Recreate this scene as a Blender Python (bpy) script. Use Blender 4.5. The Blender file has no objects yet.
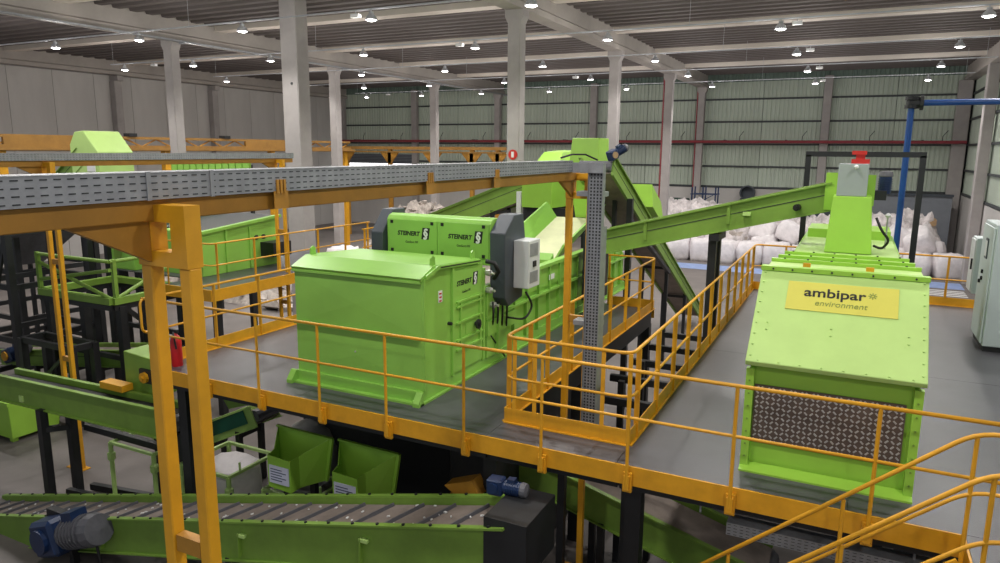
import bpy, bmesh, math, random
from mathutils import Vector, Matrix
random.seed(7)
scene = bpy.context.scene
C = scene.collection

# ------------------------------------------------------------------ camera
CAM_Z = 6.55
def cam_axes(yaw, pitch, roll):
    cy, sy, cp, sp = math.cos(yaw), math.sin(yaw), math.cos(pitch), math.sin(pitch)
    f = Vector((sy*cp, cy*cp, -sp)); r = Vector((cy, -sy, 0)); u = r.cross(f)
    cr, sr = math.cos(roll), math.sin(roll)
    return r*cr + u*sr, -r*sr + u*cr, f
r_, u_, f_ = cam_axes(math.radians(-26.386), math.radians(10.514), math.radians(.478))
cam_data = bpy.data.cameras.new('camera'); cam = bpy.data.objects.new('camera', cam_data); C.objects.link(cam)
cam.matrix_world = Matrix(((r_.x, u_.x, -f_.x, 0), (r_.y, u_.y, -f_.y, 0), (r_.z, u_.z, -f_.z, CAM_Z), (0, 0, 0, 1)))
cam_data.sensor_width = 36; cam_data.lens = 36*710/1000; cam_data.clip_end = 300; cam_data.clip_start = .05
scene.camera = cam
# ------------------------------------------------------------------ world and exposure
W = bpy.data.worlds.new('world'); scene.world = W; W.use_nodes = True
bg = W.node_tree.nodes['Background']; bg.inputs[0].default_value = (.86, .93, 1, 1); bg.inputs[1].default_value = .36
LAMP_W = 330; UP_W = 60
vs = scene.view_settings
vs.view_transform = 'Standard'; vs.look = 'None'; vs.gamma = 1; vs.exposure = -0.1
try: vs.use_curve_mapping = False
except Exception: pass

# ------------------------------------------------------------------ materials
def lin(c): return tuple((v/255/12.92 if v/255 <= .04045 else ((v/255+.055)/1.055)**2.4) for v in c)
MATS = {}
def mat(name, rgb, rough=.5, metal=0, vary=.08, scale=3., bump=0., bscale=40., emit=0, streak=None):
    m = bpy.data.materials.new(name); m.use_nodes = True; nt = m.node_tree; b = nt.nodes['Principled BSDF']
    b.inputs['Roughness'].default_value = rough; b.inputs['Metallic'].default_value = metal
    c = lin(rgb)
    tc = nt.nodes.new('ShaderNodeTexCoord')
    n = nt.nodes.new('ShaderNodeTexNoise'); n.inputs['Scale'].default_value = scale; n.inputs['Detail'].default_value = 5; n.inputs['Roughness'].default_value = .65
    src = tc.outputs['Object']
    if streak:
        mp = nt.nodes.new('ShaderNodeMapping'); mp.inputs['Scale'].default_value = streak
        nt.links.new(src, mp.inputs[0]); src = mp.outputs[0]
    nt.links.new(src, n.inputs['Vector'])
    rp = nt.nodes.new('ShaderNodeValToRGB')
    rp.color_ramp.elements[0].position = .3; rp.color_ramp.elements[1].position = .7
    rp.color_ramp.elements[0].color = tuple(v*(1-vary*1.6) for v in c)+(1,)
    rp.color_ramp.elements[1].color = tuple(min(1, v*(1+vary)) for v in c)+(1,)
    nt.links.new(n.outputs['Fac'], rp.inputs[0]); nt.links.new(rp.outputs[0], b.inputs['Base Color'])
    if bump:
        n2 = nt.nodes.new('ShaderNodeTexNoise'); n2.inputs['Scale'].default_value = bscale; n2.inputs['Detail'].default_value = 3
        nt.links.new(tc.outputs['Object'], n2.inputs['Vector'])
        bp = nt.nodes.new('ShaderNodeBump'); bp.inputs['Strength'].default_value = bump; bp.inputs['Distance'].default_value = .02
        nt.links.new(n2.outputs['Fac'], bp.inputs['Height']); nt.links.new(bp.outputs[0], b.inputs['Normal'])
    if emit:
        b.inputs['Emission Color'].default_value = c+(1,); b.inputs['Emission Strength'].default_value = emit
    MATS[name] = m; return m
mat('lime', (152, 200, 70), .42, vary=.05, scale=1.2)
mat('lime_pale', (182, 214, 126), .45, vary=.05, scale=1.2)
mat('fresh_green', (138, 190, 80), .4, vary=.05, scale=1.5)
mat('dull_green', (120, 154, 60), .5, vary=.1, scale=2)
mat('safety_yellow', (218, 157, 32), .42, vary=.08, scale=4)
mat('ochre', (172, 122, 40), .5, vary=.12, scale=3)
mat('dull_ochre', (150, 110, 48), .6, vary=.15, scale=2)
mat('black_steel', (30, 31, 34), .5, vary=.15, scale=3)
mat('dark_grey', (66, 72, 80), .5, vary=.08)
mat('deck_grey', (82, 81, 86), .36, vary=.12, scale=1.1, bump=.08, bscale=60)
mat('galvanised', (150, 152, 156), .5, metal=.3, vary=.12, scale=8)
mat('slot_dark', (48, 50, 53), .8)
mat('concrete', (166, 160, 158), .85, vary=.1, scale=.8, bump=.15, bscale=12)
mat('concrete_wall', (190, 186, 183), .85, vary=.07, scale=.5, bump=.1, bscale=8, streak=(1, 1, .25))
mat('concrete_beam', (172, 164, 158), .85, vary=.1, scale=.6, bump=.1, bscale=10)
mat('cream_purlin', (224, 214, 204), .8, vary=.06, scale=.5)
mat('roof_dark', (104, 96, 94), .8, vary=.12, scale=.4, streak=(.1, 2, 1))
mat('floor_concrete', (112, 105, 102), .6, vary=.16, scale=.5, bump=.06, bscale=20)
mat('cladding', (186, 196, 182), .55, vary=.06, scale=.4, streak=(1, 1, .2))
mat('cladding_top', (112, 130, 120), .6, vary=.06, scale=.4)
mat('girt', (62, 66, 68), .6)
mat('pipe_red', (146, 58, 66), .45)
mat('cabinet_grey', (186, 196, 196), .45, vary=.03)
mat('cabinet_light', (204, 206, 206), .45, vary=.03)
mat('box_grey', (158, 165, 166), .45, vary=.03)
mat('blue_paint', (22, 72, 142), .4, vary=.08)
mat('motor_blue', (24, 46, 84), .4, vary=.12, scale=10)
mat('motor_grey', (92, 92, 98), .5, vary=.12, scale=10)
mat('red_paint', (196, 44, 36), .4)
mat('belt', (134, 122, 114), .8, vary=.14, scale=4)
mat('belt_cream', (206, 208, 164), .6, vary=.06)
mat('rubber', (20, 20, 21), .6)
mat('white', (226, 226, 226), .6, vary=.03)
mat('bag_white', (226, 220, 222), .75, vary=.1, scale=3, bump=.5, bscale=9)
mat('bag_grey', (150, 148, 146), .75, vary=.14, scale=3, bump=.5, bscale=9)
mat('waste', (176, 166, 158), .85, vary=.3, scale=4, bump=.4, bscale=6)
mat('film_white', (208, 200, 200), .7, vary=.32, scale=1.6, bump=.8, bscale=7)
mat('sign_yellow', (206, 200, 84), .5, vary=.03)
mat('ink', (24, 24, 26), .5, vary=0)
mat('ink_green', (120, 136, 60), .5, vary=0)
mat('tread_plate', (112, 98, 90), .4, metal=.6, vary=.1, scale=5)
mat('lamp_shell', (196, 198, 204), .4, metal=.3)
mat('lamp_glow', (255, 252, 246), .5, emit=20, vary=0)
mat('steel', (196, 194, 192), .35, metal=.5)
mat('teal_tarp', (20, 92, 80), .6)
mat('bin_dark_green', (20, 62, 50), .6)
mat('door_grey', (124, 128, 136), .6, vary=.05)
mat('daylight', (255, 255, 255), .6, emit=2.2, vary=0)
mat('floor_blue', (140, 160, 204), .6, vary=.1)
mat('extinguisher_red', (190, 22, 30), .35)
mat('paper_label', (206, 206, 226), .7, vary=.02)
mat('cardboard', (170, 140, 104), .8)

# ------------------------------------------------------------------ mesh helpers
OFF = {}
class MB:
    def __init__(s): s.v = []; s.f = []
    def add(s, vs, fs):
        n = len(s.v); s.v += [tuple(p) for p in vs]; s.f += [tuple(i+n for i in f) for f in fs]; return s
    def box(s, x0, x1, y0, y1, z0, z1):
        return s.hexa([(x0,y0,z0),(x1,y0,z0),(x1,y1,z0),(x0,y1,z0),(x0,y0,z1),(x1,y0,z1),(x1,y1,z1),(x0,y1,z1)])
    def hexa(s, p):
        return s.add(p, [(3,2,1,0),(4,5,6,7),(0,1,5,4),(1,2,6,5),(2,3,7,6),(3,0,4,7)])
    def bar(s, p, q, w, h, up=(0,0,1)):
        p, q = Vector(p), Vector(q); d = (q-p).normalized(); u = Vector(up)
        if abs(d.dot(u)) > .98: u = Vector((0,1,0))
        a = d.cross(u).normalized(); b = a.cross(d).normalized(); a *= w/2; b *= h/2
        return s.hexa([p-a-b, p+a-b, q+a-b, q-a-b, p-a+b, p+a+b, q+a+b, q-a+b])
    def prism(s, poly, axis, a, b):
        n = len(poly)
        def P(t, e):
            return (e, t[0], t[1]) if axis == 'x' else (t[0], e, t[1]) if axis == 'y' else (t[0], t[1], e)
        vs = [P(t, a) for t in poly] + [P(t, b) for t in poly]
        fs = [tuple(range(n-1, -1, -1)), tuple(range(n, 2*n))] + [(i, (i+1) % n, (i+1) % n+n, i+n) for i in range(n)]
        return s.add(vs, fs)
    def loft(s, A, B):
        n = len(A)
        return s.add(list(A)+list(B), [tuple(range(n-1,-1,-1)), tuple(range(n,2*n))]+[(i,(i+1)%n,(i+1)%n+n,i+n) for i in range(n)])
    def tube(s, path, r, n=8, r2=None):
        path = [Vector(p) for p in path]; rings = []; m = len(path)
        ref = None
        for i, p in enumerate(path):
            d = (path[min(i+1, m-1)] - path[max(i-1, 0)]).normalized()
            if ref is None:
                ref = Vector((0,0,1)) if abs(d.z) < .9 else Vector((1,0,0))
            a = d.cross(ref).normalized(); b = a.cross(d).normalized(); ref = b
            rr = r if r2 is None else r + (r2-r)*i/(m-1)
            rings.append([p + a*math.cos(2*math.pi*k/n)*rr + b*math.sin(2*math.pi*k/n)*rr for k in range(n)])
        vs = [v for R in rings for v in R]
        fs = [tuple(range(n-1,-1,-1)), tuple(range((m-1)*n, m*n))]
        for i in range(m-1):
            for k in range(n):
                fs.append((i*n+k, i*n+(k+1)%n, (i+1)*n+(k+1)%n, (i+1)*n+k))
        return s.add(vs, fs)
    def lathe(s, c, prof, n=14, axis=(0,0,1)):
        c = Vector(c); ax = Vector(axis).normalized(); ref = Vector((1,0,0)) if abs(ax.x) < .9 else Vector((0,1,0))
        a = ax.cross(ref).normalized(); b = ax.cross(a)
        vs = [c + ax*z + (a*math.cos(2*math.pi*k/n)+b*math.sin(2*math.pi*k/n))*max(r, .0005) for r, z in prof for k in range(n)]
        m = len(prof); fs = [tuple(range(n-1,-1,-1)), tuple(range((m-1)*n, m*n))]
        for i in range(m-1):
            for k in range(n): fs.append((i*n+k, i*n+(k+1)%n, (i+1)*n+(k+1)%n, (i+1)*n+k))
        return s.add(vs, fs)
    def build(s, name, m, parent=None, bevel=0, smooth=False, recalc=True):
        if parent is not None: o0 = OFF[parent.name]
        else:
            xs = [p[0] for p in s.v]; ys = [p[1] for p in s.v]; zs = [p[2] for p in s.v]
            o0 = Vector(((min(xs)+max(xs))/2, (min(ys)+max(ys))/2, min(zs)))
        me = bpy.data.meshes.new(name)
        me.from_pydata([(p[0]-o0.x, p[1]-o0.y, p[2]-o0.z) for p in s.v], [], s.f)
        if recalc:
            bm = bmesh.new(); bm.from_mesh(me); bmesh.ops.recalc_face_normals(bm, faces=bm.faces); bm.to_mesh(me); bm.free()
        if smooth:
            for p in me.polygons: p.use_smooth = True
        me.materials.append(MATS[m])
        o = bpy.data.objects.new(name, me); C.objects.link(o)
        if parent is not None: o.parent = parent
        else: o.location = o0
        OFF[o.name] = o0.copy()
        if bevel:
            md = o.modifiers.new('bevel', 'BEVEL'); md.width = bevel; md.segments = 1; md.limit_method = 'ANGLE'
        if smooth == 'auto': 
            me.set_sharp_from_angle(angle=math.radians(40))
        return o
def thing(name, label, cat, loc, group=None):
    o = bpy.data.objects.new(name, None); C.objects.link(o); o.location = loc; o.empty_display_size = .2
    OFF[o.name] = Vector(loc); return tag(o, label, cat, group)
def tag(o, label, cat, group=None, kind=None):
    o['label'] = label; o['category'] = cat
    if group: o['group'] = group
    if kind: o['kind'] = kind
    return o
def struct(o): o['kind'] = 'structure'; return o
def clone(o, delta, parent=None):
    c = o.copy(); C.objects.link(c); c.location = o.location + Vector(delta)
    if parent is not None: c.parent = parent
    OFF[c.name] = OFF[o.name] + Vector(delta)
    return c
def clone_tree(root, delta, label=None, rotz=None):
    r = root.copy(); C.objects.link(r); r.location = root.location + Vector(delta); OFF[r.name] = r.location.copy()
    if label: r['label'] = label
    if rotz is not None: r.rotation_euler = (0, 0, rotz)
    for ch in list(root.children):
        c = ch.copy(); C.objects.link(c); c.parent = r
        for g in list(ch.children):
            d = g.copy(); C.objects.link(d); d.parent = c
    return r
def text_part(name, s, m, parent, origin, xdir, ydir, size, width=None, shear=0, depth=.004, bold=0):
    """flat raised lettering: origin = lower left, xdir/ydir unit vectors, size = cap height, width = forced width"""
    cu = bpy.data.curves.new(name, 'FONT'); cu.body = s; cu.shear = shear; cu.extrude = .5; cu.offset = bold
    to = bpy.data.objects.new(name, cu); C.objects.link(to)
    bpy.context.view_layer.update()
    me = bpy.data.meshes.new_from_object(to.evaluated_get(bpy.context.evaluated_depsgraph_get()))
    C.objects.unlink(to); bpy.data.objects.remove(to); bpy.data.curves.remove(cu)
    xs = [v.co.x for v in me.vertices]; x0, x1 = min(xs), max(xs)
    k = size/.7; kx = (width/(x1-x0)) if width else k
    X, Y = Vector(xdir).normalized(), Vector(ydir).normalized(); N = X.cross(Y); o0 = OFF[parent.name]
    for v in me.vertices:
        v.co = Vector(origin) - o0 + X*((v.co.x-x0)*kx) + Y*(v.co.y*k) + N*(v.co.z*depth)
    me.materials.clear(); me.materials.append(MATS[m]); me.name = name
    o = bpy.data.objects.new(name, me); C.objects.link(o); o.parent = parent; OFF[o.name] = o0.copy()
    return o
def arc_corner(path, rad=.12, n=5):
    """rounds the inner corners of a polyline"""
    P = [Vector(p) for p in path]; out = [P[0]]
    for i in range(1, len(P)-1):
        a, b, c = P[i-1], P[i], P[i+1]; u = (a-b); v = (c-b); r = min(rad, u.length*.45, v.length*.45)
        s, e = b+u.normalized()*r, b+v.normalized()*r
        for k in range(n+1):
            t = k/n; out.append(s*(1-t)**2 + b*2*t*(1-t) + e*t*t)
    out.append(P[-1]); return out
# ================================================================== the hall
XL, XA, XB, XR = -41.5, -25.7, -10.0, 5.75      # left wall, two inner column lines, right wall
YB = 51.8                                        # back wall
ZB = 10.85                                       # underside of the main beams
fl = struct(MB().box(XL-.3, 14, -6, YB+.3, -.2, 0).build('floor', 'floor_concrete'))
# --- left wall: precast concrete panels
wl = MB().box(XL-.3, XL-.16, 10, YB+.3, 0, 11.95).build('wall_left', 'concrete'); struct(wl)
y = 11.2; pw = (7.44/3)
pan = None
while y < YB-.1:
    y1 = min(y+pw, YB)
    if pan is None or abs((y1-y)-pw) > .01:
        pan = MB().box(XL-.16, XL, y+.012, y1-.012, 0, 10.8).build('wall_panel', 'concrete_wall', wl)
        base_y = y
    else: clone(pan, (0, y-base_y, 0), wl)
    y += pw
# --- back wall: ribbed sheets between girts
wb = struct(MB().box(XL-.3, XR+.3, YB+.16, YB+.3, 0, 11.95).build('wall_back', 'girt'))
def sheet(x0, x1, z0, z1, Y, m, parent, pitch=.26, nrm=(0, -1)):
    mb = MB(); n = int((x1-x0)/pitch); p = (x1-x0)/n; d = .06; pr = []
    for i in range(n):
        a = x0+i*p; pr += [(a, 0), (a+p*.3, 0), (a+p*.42, d), (a+p*.88, d)]
    pr.append((x1, 0)); vs = []
    for (a, e) in pr: vs += [(a, Y-e, z0), (a, Y-e, z1)]
    mb.add(vs, [(2*i, 2*i+2, 2*i+3, 2*i+1) for i in range(len(pr)-1)])
    o = mb.build('cladding_sheet', m, parent, recalc=False)
    return o
def sheet_side(y0, y1, z0, z1, X, m, parent, pitch=.26):
    mb = MB(); n = int((y1-y0)/pitch); p = (y1-y0)/n; d = .06; pr = []
    for i in range(n):
        a = y0+i*p; pr += [(a, 0), (a+p*.3, 0), (a+p*.42, d), (a+p*.88, d)]
    pr.append((y1, 0)); vs = []
    for (a, e) in pr: vs += [(X-e, a, z0), (X-e, a, z1)]
    mb.add(vs, [(2*i, 2*i+1, 2*i+3, 2*i+2) for i in range(len(pr)-1)])
    return mb.build('cladding_sheet', m, parent, recalc=False)
bay = (XR-XL)/6
GZ = [4.15, 5.55, 7.05, 8.56, 10.06]
s0 = {}
for i in range(6):
    for h in range(2):
        xa = XL+i*bay+h*bay/2
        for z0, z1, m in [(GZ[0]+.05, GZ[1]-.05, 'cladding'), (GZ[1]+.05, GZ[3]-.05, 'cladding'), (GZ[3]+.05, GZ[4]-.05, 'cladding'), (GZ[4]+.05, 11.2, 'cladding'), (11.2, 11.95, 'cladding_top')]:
            k = (z0, z1)
            if k not in s0: s0[k] = (sheet(xa+.01, xa+bay/2-.01, z0, z1, YB+.05, m, wb), xa)
            else: clone(s0[k][0], (xa-s0[k][1], 0, 0), wb)
for z in GZ:
    MB().box(XL, XR, YB-.09, YB+.1, z-.06, z+.06).build('girt', 'girt', wb)
MB().box(XL, XR, YB-.12, YB+.1, 0, 4.05).build('plinth', 'concrete_wall', wb)
# --- right wall
wr = struct(MB().box(XR+.2, XR+.34, 12, YB+.3, 0, 11.95).build('wall_right', 'girt'))
ys = [12.4+i*7.88 for i in range(6)]
for i in range(5):
    for z0, z1, m in [(GZ[0]+.05, GZ[1]-.05, 'cladding'), (GZ[1]+.05, GZ[3]-.05, 'cladding'), (GZ[3]+.05, GZ[4]-.05, 'cladding'), (GZ[4]+.05, 11.95, 'cladding')]:
        k = ('r', z0, z1)
        if k not in s0: s0[k] = (sheet_side(ys[i]+.01, ys[i]+7.87, z0, z1, XR+.16, m, wr), ys[i])
        else: clone(s0[k][0], (0, ys[i]-s0[k][1], 0), wr)
for z in GZ: MB().box(XR+.0, XR+.2, 12, YB, z-.06, z+.06).build('girt', 'girt', wr)
MB().box(XR+.02, XR+.2, 12, YB, 0, 4.05).build('plinth', 'concrete_wall', wr)
# --- columns
def column(x, y, w, d, z1, label, group, corbel=True, name='concrete_column'):
    t = thing(name, label, 'column', (x, y, 0), group)
    MB().box(x-w/2, x+w/2, y-d/2, y+d/2, 0, z1).build('shaft', 'concrete', t, bevel=.03)
    if corbel:
        MB().prism([(x-w/2-.1, z1), (x+w/2+.1, z1), (x+w/2+.1, z1-.2), (x+w/2, z1-.4), (x-w/2, z1-.4), (x-w/2-.1, z1-.2)], 'y', y-d/2+.01, y+d/2-.01).build('corbel', 'concrete', t)
    return t
Yc = [21.2, 31.5, 41.7, 51.2]
lab_b = ['thick concrete column with a red safety sign, nearest of the middle row', 'second concrete column of the middle row, behind the green conveyor head', 'third concrete column of the middle row, with a red pipe down its side', 'concrete column of the middle row standing against the back wall']
lab_a = ['concrete column left of the large grey column, under the cable tray beam', 'concrete column just right of the large grey column', 'slim far concrete column above the green sensor housing', 'far concrete column of the left row against the back wall']
for i, y in enumerate(Yc):
    t = column(XB, y, .44, .44, ZB, lab_b[i], 'hall columns')
    if i == 0:
        pl = MB().lathe((XB+.02, y-.221, 6.4), [(0, 0), (.16, 0), (.16, .02), (0, .02)], 18, (0, -1, 0)).build('safety_sign', 'red_paint', t)
        MB().box(XB-.03, XB+.06, y-.25, y-.24, 6.31, 6.49).build('sign_symbol', 'white', pl)
    if i in (2, 3):
        MB().tube([(XB-.28, y-.15, 0), (XB-.28, y-.15, ZB)], .045).build('sprinkler_riser', 'pipe_red', t)
    column(XA, y, .46, .44, ZB, lab_a[i], 'hall columns')
t = column(-18.35, 20.35, .74, .64, 11.95, 'large grey concrete column passing behind the cable tray, biggest in the hall', 'hall columns', corbel=False)
MB().lathe((-18.35+.1, 20.35-.32, 8.8), [(0, 0), (.05, 0), (.05, .02), (0, .02)], 10, (0, -1, 0)).build('lifting_socket', 'slot_dark', t)
wc = thing('pilaster', 'concrete pilaster along the side and back walls', 'pilaster', (XL+.3, 29.8, 0), 'wall pilasters')
MB().box(XL+.02, XL+.5, 29.55, 30.05, 0, 10.5).build('shaft', 'concrete', wc, bevel=.03)
MB().box(XL+.02, XL+.75, 29.6, 30.0, 10.5, 10.8).build('bearing', 'concrete', wc)
for y in (37.25, 44.7): clone_tree(wc, (0, y-29.8, 0))
wc['label'] = 'leftmost concrete pilaster on the grey panel wall'
pil = [o for o in C.objects if o.name.startswith('pilaster')]
pil[1]['label'] = 'second concrete pilaster on the grey panel wall'; pil[2]['label'] = 'grey wall pilaster hidden mostly behind the large column'
bl = ['back wall pilaster in the far left corner', 'back wall pilaster above the bright doorway', None, 'back wall pilaster right behind the first middle column', None, 'back wall pilaster above the black portal frame', 'back wall pilaster in the far right corner']
for i in range(7):
    if bl[i] is None: continue
    x = XL+i*bay + (.3 if i == 0 else -.42 if i == 6 else 0)
    t = thing('pilaster', bl[i], 'pilaster', (x, YB-.3, 0), 'wall pilasters')
    w = .75 if i == 6 else .5
    MB().box(x-w/2, x+w/2, YB-.55, YB-.14, 0, 11.4 if i not in (0, 6) else ZB).build('shaft', 'concrete', t, bevel=.03)
for i, y in enumerate((42.6, 33.4)):
    t = thing('pilaster', ['concrete pilaster on the right wall nearest the corner', 'right wall pilaster cut by the photo edge'][i], 'pilaster', (XR-.25, y, 0), 'wall pilasters')
    MB().box(XR-.5, XR-.02, y-.35, y+.35, 0, ZB).build('shaft', 'concrete', t, bevel=.03)
# --- roof
ce = struct(MB().box(XL-.3, XR+8, -6, YB+.3, 11.95, 12.1).build('ceiling', 'roof_dark'))
SY = [9.6+7.02*i for i in range(-2, 6)]      # purlin rows
first = None
for y in SY:
    if y < -5: continue
    if first is None: first = MB().box(XL-.3, XR+8, y-.3, y+.3, 11.5, 11.78).build('purlin', 'cream_purlin', ce); fy = y
    else: clone(first, (0, y-fy, 0), ce)
rib = None
for y in SY:
    for k in range(0, 9):
        yy = y+.68+k*(7.02-1.36)/8
        if yy < -5 or yy > YB-.3: continue
        if rib is None:
            rib = MB().prism([(yy-.14, 11.66), (yy+.14, 11.66), (yy+.26, 11.95), (yy-.26, 11.95)], 'x', XL-.3, XR+8).build('roof_rib', 'roof_dark', ce); ry = yy
        else: clone(rib, (0, yy-ry, 0), ce)
def beam(x, label, y0=-6):
    t = thing('roof_beam', label, 'roof beam', (x, 20, ZB), 'main roof beams')
    h = .65
    MB().prism([(x-.3, ZB), (x+.3, ZB), (x+.3, ZB+.2), (x+.21, ZB+.27), (x+.21, ZB+h), (x-.21, ZB+h), (x-.21, ZB+.27), (x-.3, ZB+.2)], 'y', y0, YB).build('girder', 'concrete_beam', t)
    MB().box(x-.21, x+.21, y0, YB, ZB+h, 11.95).build('top_flange', 'concrete_beam', t)
    return t
beam(XL+.3, 'roof beam running along the top of the grey panel wall')
beam(XA, 'long roof beam over the left row of columns')
beam(XB, 'long roof beam over the middle row of columns')
beam(XR-.2, 'roof beam above the right wall')
tr = thing('conduit_tray', 'thin galvanised cable tray running below the left roof beam', 'cable tray', (XA+.67, 20, ZB-.2))
MB().box(XA+.56, XA+.78, -2, YB-.2, ZB-.12, ZB-.06).build('tray', 'galvanised', tr)
for y in Yc: MB().box(XA+.54, XA+.8, y-.05, y+.05, ZB-.18, ZB-.12).build('bracket', 'galvanised', tr)
# --- lamps on conduits
LX = [-32.3, -27.6, -22.9, -18.0, -12.95, -7.9, -2.46, 2.8]
LY = [-1.4, 4.9, 11.25, 17.6, 23.9, 30.2, 36.6, 43.1]
names_x = ['nearest the grey wall', 'second from the grey wall', 'beside the left beam', 'fourth from the grey wall', 'fifth from the grey wall', 'beside the middle beam', 'over the right bay', 'nearest the right wall']
names_y = ['behind the viewer', 'overhead', 'overhead in front', 'in the nearest visible row', 'in the second row', 'in the third row', 'in the fourth row', 'in the row by the back wall']
proto = None
glow_me = None
lamp_data = bpy.data.lights.new('high_bay_light', 'SPOT'); lamp_data.energy = LAMP_W; lamp_data.shadow_soft_size = .22; lamp_data.spot_size = math.radians(150); lamp_data.spot_blend = .5; lamp_data.color = (1, .97, .93)
up_data = bpy.data.lights.new('high_bay_spill', 'POINT'); up_data.energy = UP_W; up_data.shadow_soft_size = .25; up_data.color = (1, .97, .93)
for j, y in enumerate(LY):
    cd = thing('lamp_conduit', 'thin conduit carrying the lamps '+names_y[j], 'conduit', (-15, y, 10.48), 'lamp conduits')
    MB().box(LX[0]-1, LX[-1]+2, y-.03, y+.03, 10.48, 10.52).build('channel', 'lamp_shell', cd)
    for xh in (LX[0]-.8, -20.4, -5.2, LX[-1]+1.6): MB().tube([(xh, y, 10.52), (xh, y, 11.95)], .006, 5).build('hanger_rod', 'lamp_shell', cd)
    for i, x in enumerate(LX):
        if j < 2 and x < (-9 if j else -5): continue
        lab = 'high bay lamp '+names_x[i]+', '+names_y[j]
        if proto is None:
            proto = thing('high_bay_lamp', lab, 'lamp', (x, y, 10.2), 'high bay lamps')
            MB().lathe((x, y, 10.2), [(.13, 0), (.175, 0), (.175, .015), (.14, .1), (.08, .16), (.07, .17), (.07, .23), (.02, .24), (.02, .28)], 14).build('housing', 'lamp_shell', proto, smooth='auto')
            MB().lathe((x, y, 10.175), [(0, 0), (.1, .0), (.135, .02), (.135, .035), (0, .035)], 14).build('bulb', 'lamp_glow', proto)
            px, py = x, y; o = proto
        else:
            o = clone_tree(proto, (x-px, y-py, 0), lab)
        L = bpy.data.objects.new('lamp_light', lamp_data); C.objects.link(L); L.parent = o; L.location = (0, 0, -.06)
        L = bpy.data.objects.new('lamp_spill', up_data); C.objects.link(L); L.parent = o; L.location = (0, 0, -.12)
EL = ['high up near the grey wall', 'in the nearest row, mid hall', 'in the second row, mid hall', 'in the fourth row, mid hall', 'in the right bay, nearest row', 'in the right bay, third row', 'in the right bay, fourth row', 'in the right bay by the back wall', 'in the far left corner']
for i, (x, y) in enumerate([(-30.2, 23.9), (-13.5, 17.6), (-13.6, 23.9), (-13.8, 36.6), (-2.0, 23.9), (-2.0, 30.2), (-1.97, 36.6), (-2.1, 43.1), (-30.4, 43.1)]):
    t = thing('emergency_light', 'small white emergency light '+EL[i], 'lamp', (x, y, 10.3), 'emergency lights')
    MB().box(x-.14, x+.14, y-.08, y+.08, 10.3, 10.4).build('casing', 'white', t)
    MB().tube([(x, y, 10.4), (x, y, 10.48)], .015, 6).build('stem', 'lamp_shell', t)
# --- red sprinkler main
rp = thing('sprinkler_pipe', 'red sprinkler pipe running along the back wall', 'pipe', (-18, YB-1.02, 7.1))
MB().tube([(XL+.4, YB-1.02, 7.21), (XR-.1, YB-1.02, 7.21)], .1, 8).build('main_pipe', 'pipe_red', rp)
for i in range(12):
    x = XL+2+i*3.9
    MB().box(x-.03, x+.03, YB-1.02, YB-.1, 7.31, 7.35).build('bracket', 'girt', rp)
    MB().tube([(x+1, YB-1.02, 7.21), (x+1, YB-1.02, 7.55), (x+1.25, YB-1.06, 7.9)], .025, 6).build('drop', 'girt', rp)
# ================================================================== mezzanine platform
DZ = 3.2; FY = 7.08
HX0, HX1, HY0 = -3.68, -2.08, 7.58               # stair well opening
pf = thing('mezzanine_platform', 'grey steel mezzanine deck with orange-yellow edge carrying the green machines', 'platform', (-1, 12, 0))
def plate(x0, x1, y0, y1): return MB().box(x0+.003, x1-.003, y0+.003, y1-.003, DZ-.03, DZ).build('deck_plate', 'deck_grey', pf)
for x0, x1, y0, y1 in [(-9.5, -6.6, FY, 10.2), (-6.6, HX0, FY, 10.2), (-9.5, -6.6, 10.2, 14.95), (-6.6, HX0, 10.2, 14.95), (HX0, HX1, FY, HY0), (HX1, .2, FY, 12.2), (.2, 3.2, FY, 12.2), (3.2, 5.5, FY, 12.2), (HX1, .2, 12.2, 18.4), (.2, 3.2, 12.2, 18.4), (3.2, 5.5, 12.2, 18.4), (1.15, 3.2, 5.7, FY)]:
    plate(x0, x1, y0, y1)
def fascia(p, q, n, h=.2, m='safety_yellow', z=None, name='edge_fascia'):
    z = DZ if z is None else z
    p = Vector((p[0], p[1], z-h/2)); q = Vector((q[0], q[1], z-h/2)); n = Vector((n[0], n[1], 0))*.012
    return MB().bar(p+n, q+n, .02, h).build(name, m, pf)
fascia((-9.5, FY), (1.15, FY), (0, -1), .22)
fascia((1.15, FY), (1.15, 5.7), (-1, 0), .22)
fascia((1.15, 5.7), (3.2, 5.7), (0, -1), .22)
fascia((-9.5, FY), (-9.5, 14.95), (-1, 0), .22)
fascia((HX0, 14.95), (-4.7, 14.95), (0, 1), .22)
fascia((HX1, 18.4), (5.5, 18.4), (0, 1), .22)
# yellow kick plates
def kick(p, q, h=.19):
    a = Vector((p[0], p[1], DZ+h/2)); b = Vector((q[0], q[1], DZ+h/2))
    mb = MB().bar(a, b, .012, h); d = Vector((b-a)).normalized(); s = d.cross(Vector((0, 0, 1)))*.03
    mb.bar(Vector((p[0], p[1], DZ+.008)), Vector((q[0], q[1], DZ+.008)), .07, .014)
    return mb.build('kick_plate', 'safety_yellow', pf)
kick((HX0, HY0), (HX1, HY0)); kick((HX1, HY0), (HX1, 18.4)); kick((HX0, HY0), (HX0, 14.9)); kick((HX0, 14.9), (-4.7, 14.9)); kick((HX1, 18.35), (5.5, 18.35)); kick((-9.46, 7.2), (-9.46, 14.9))
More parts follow.
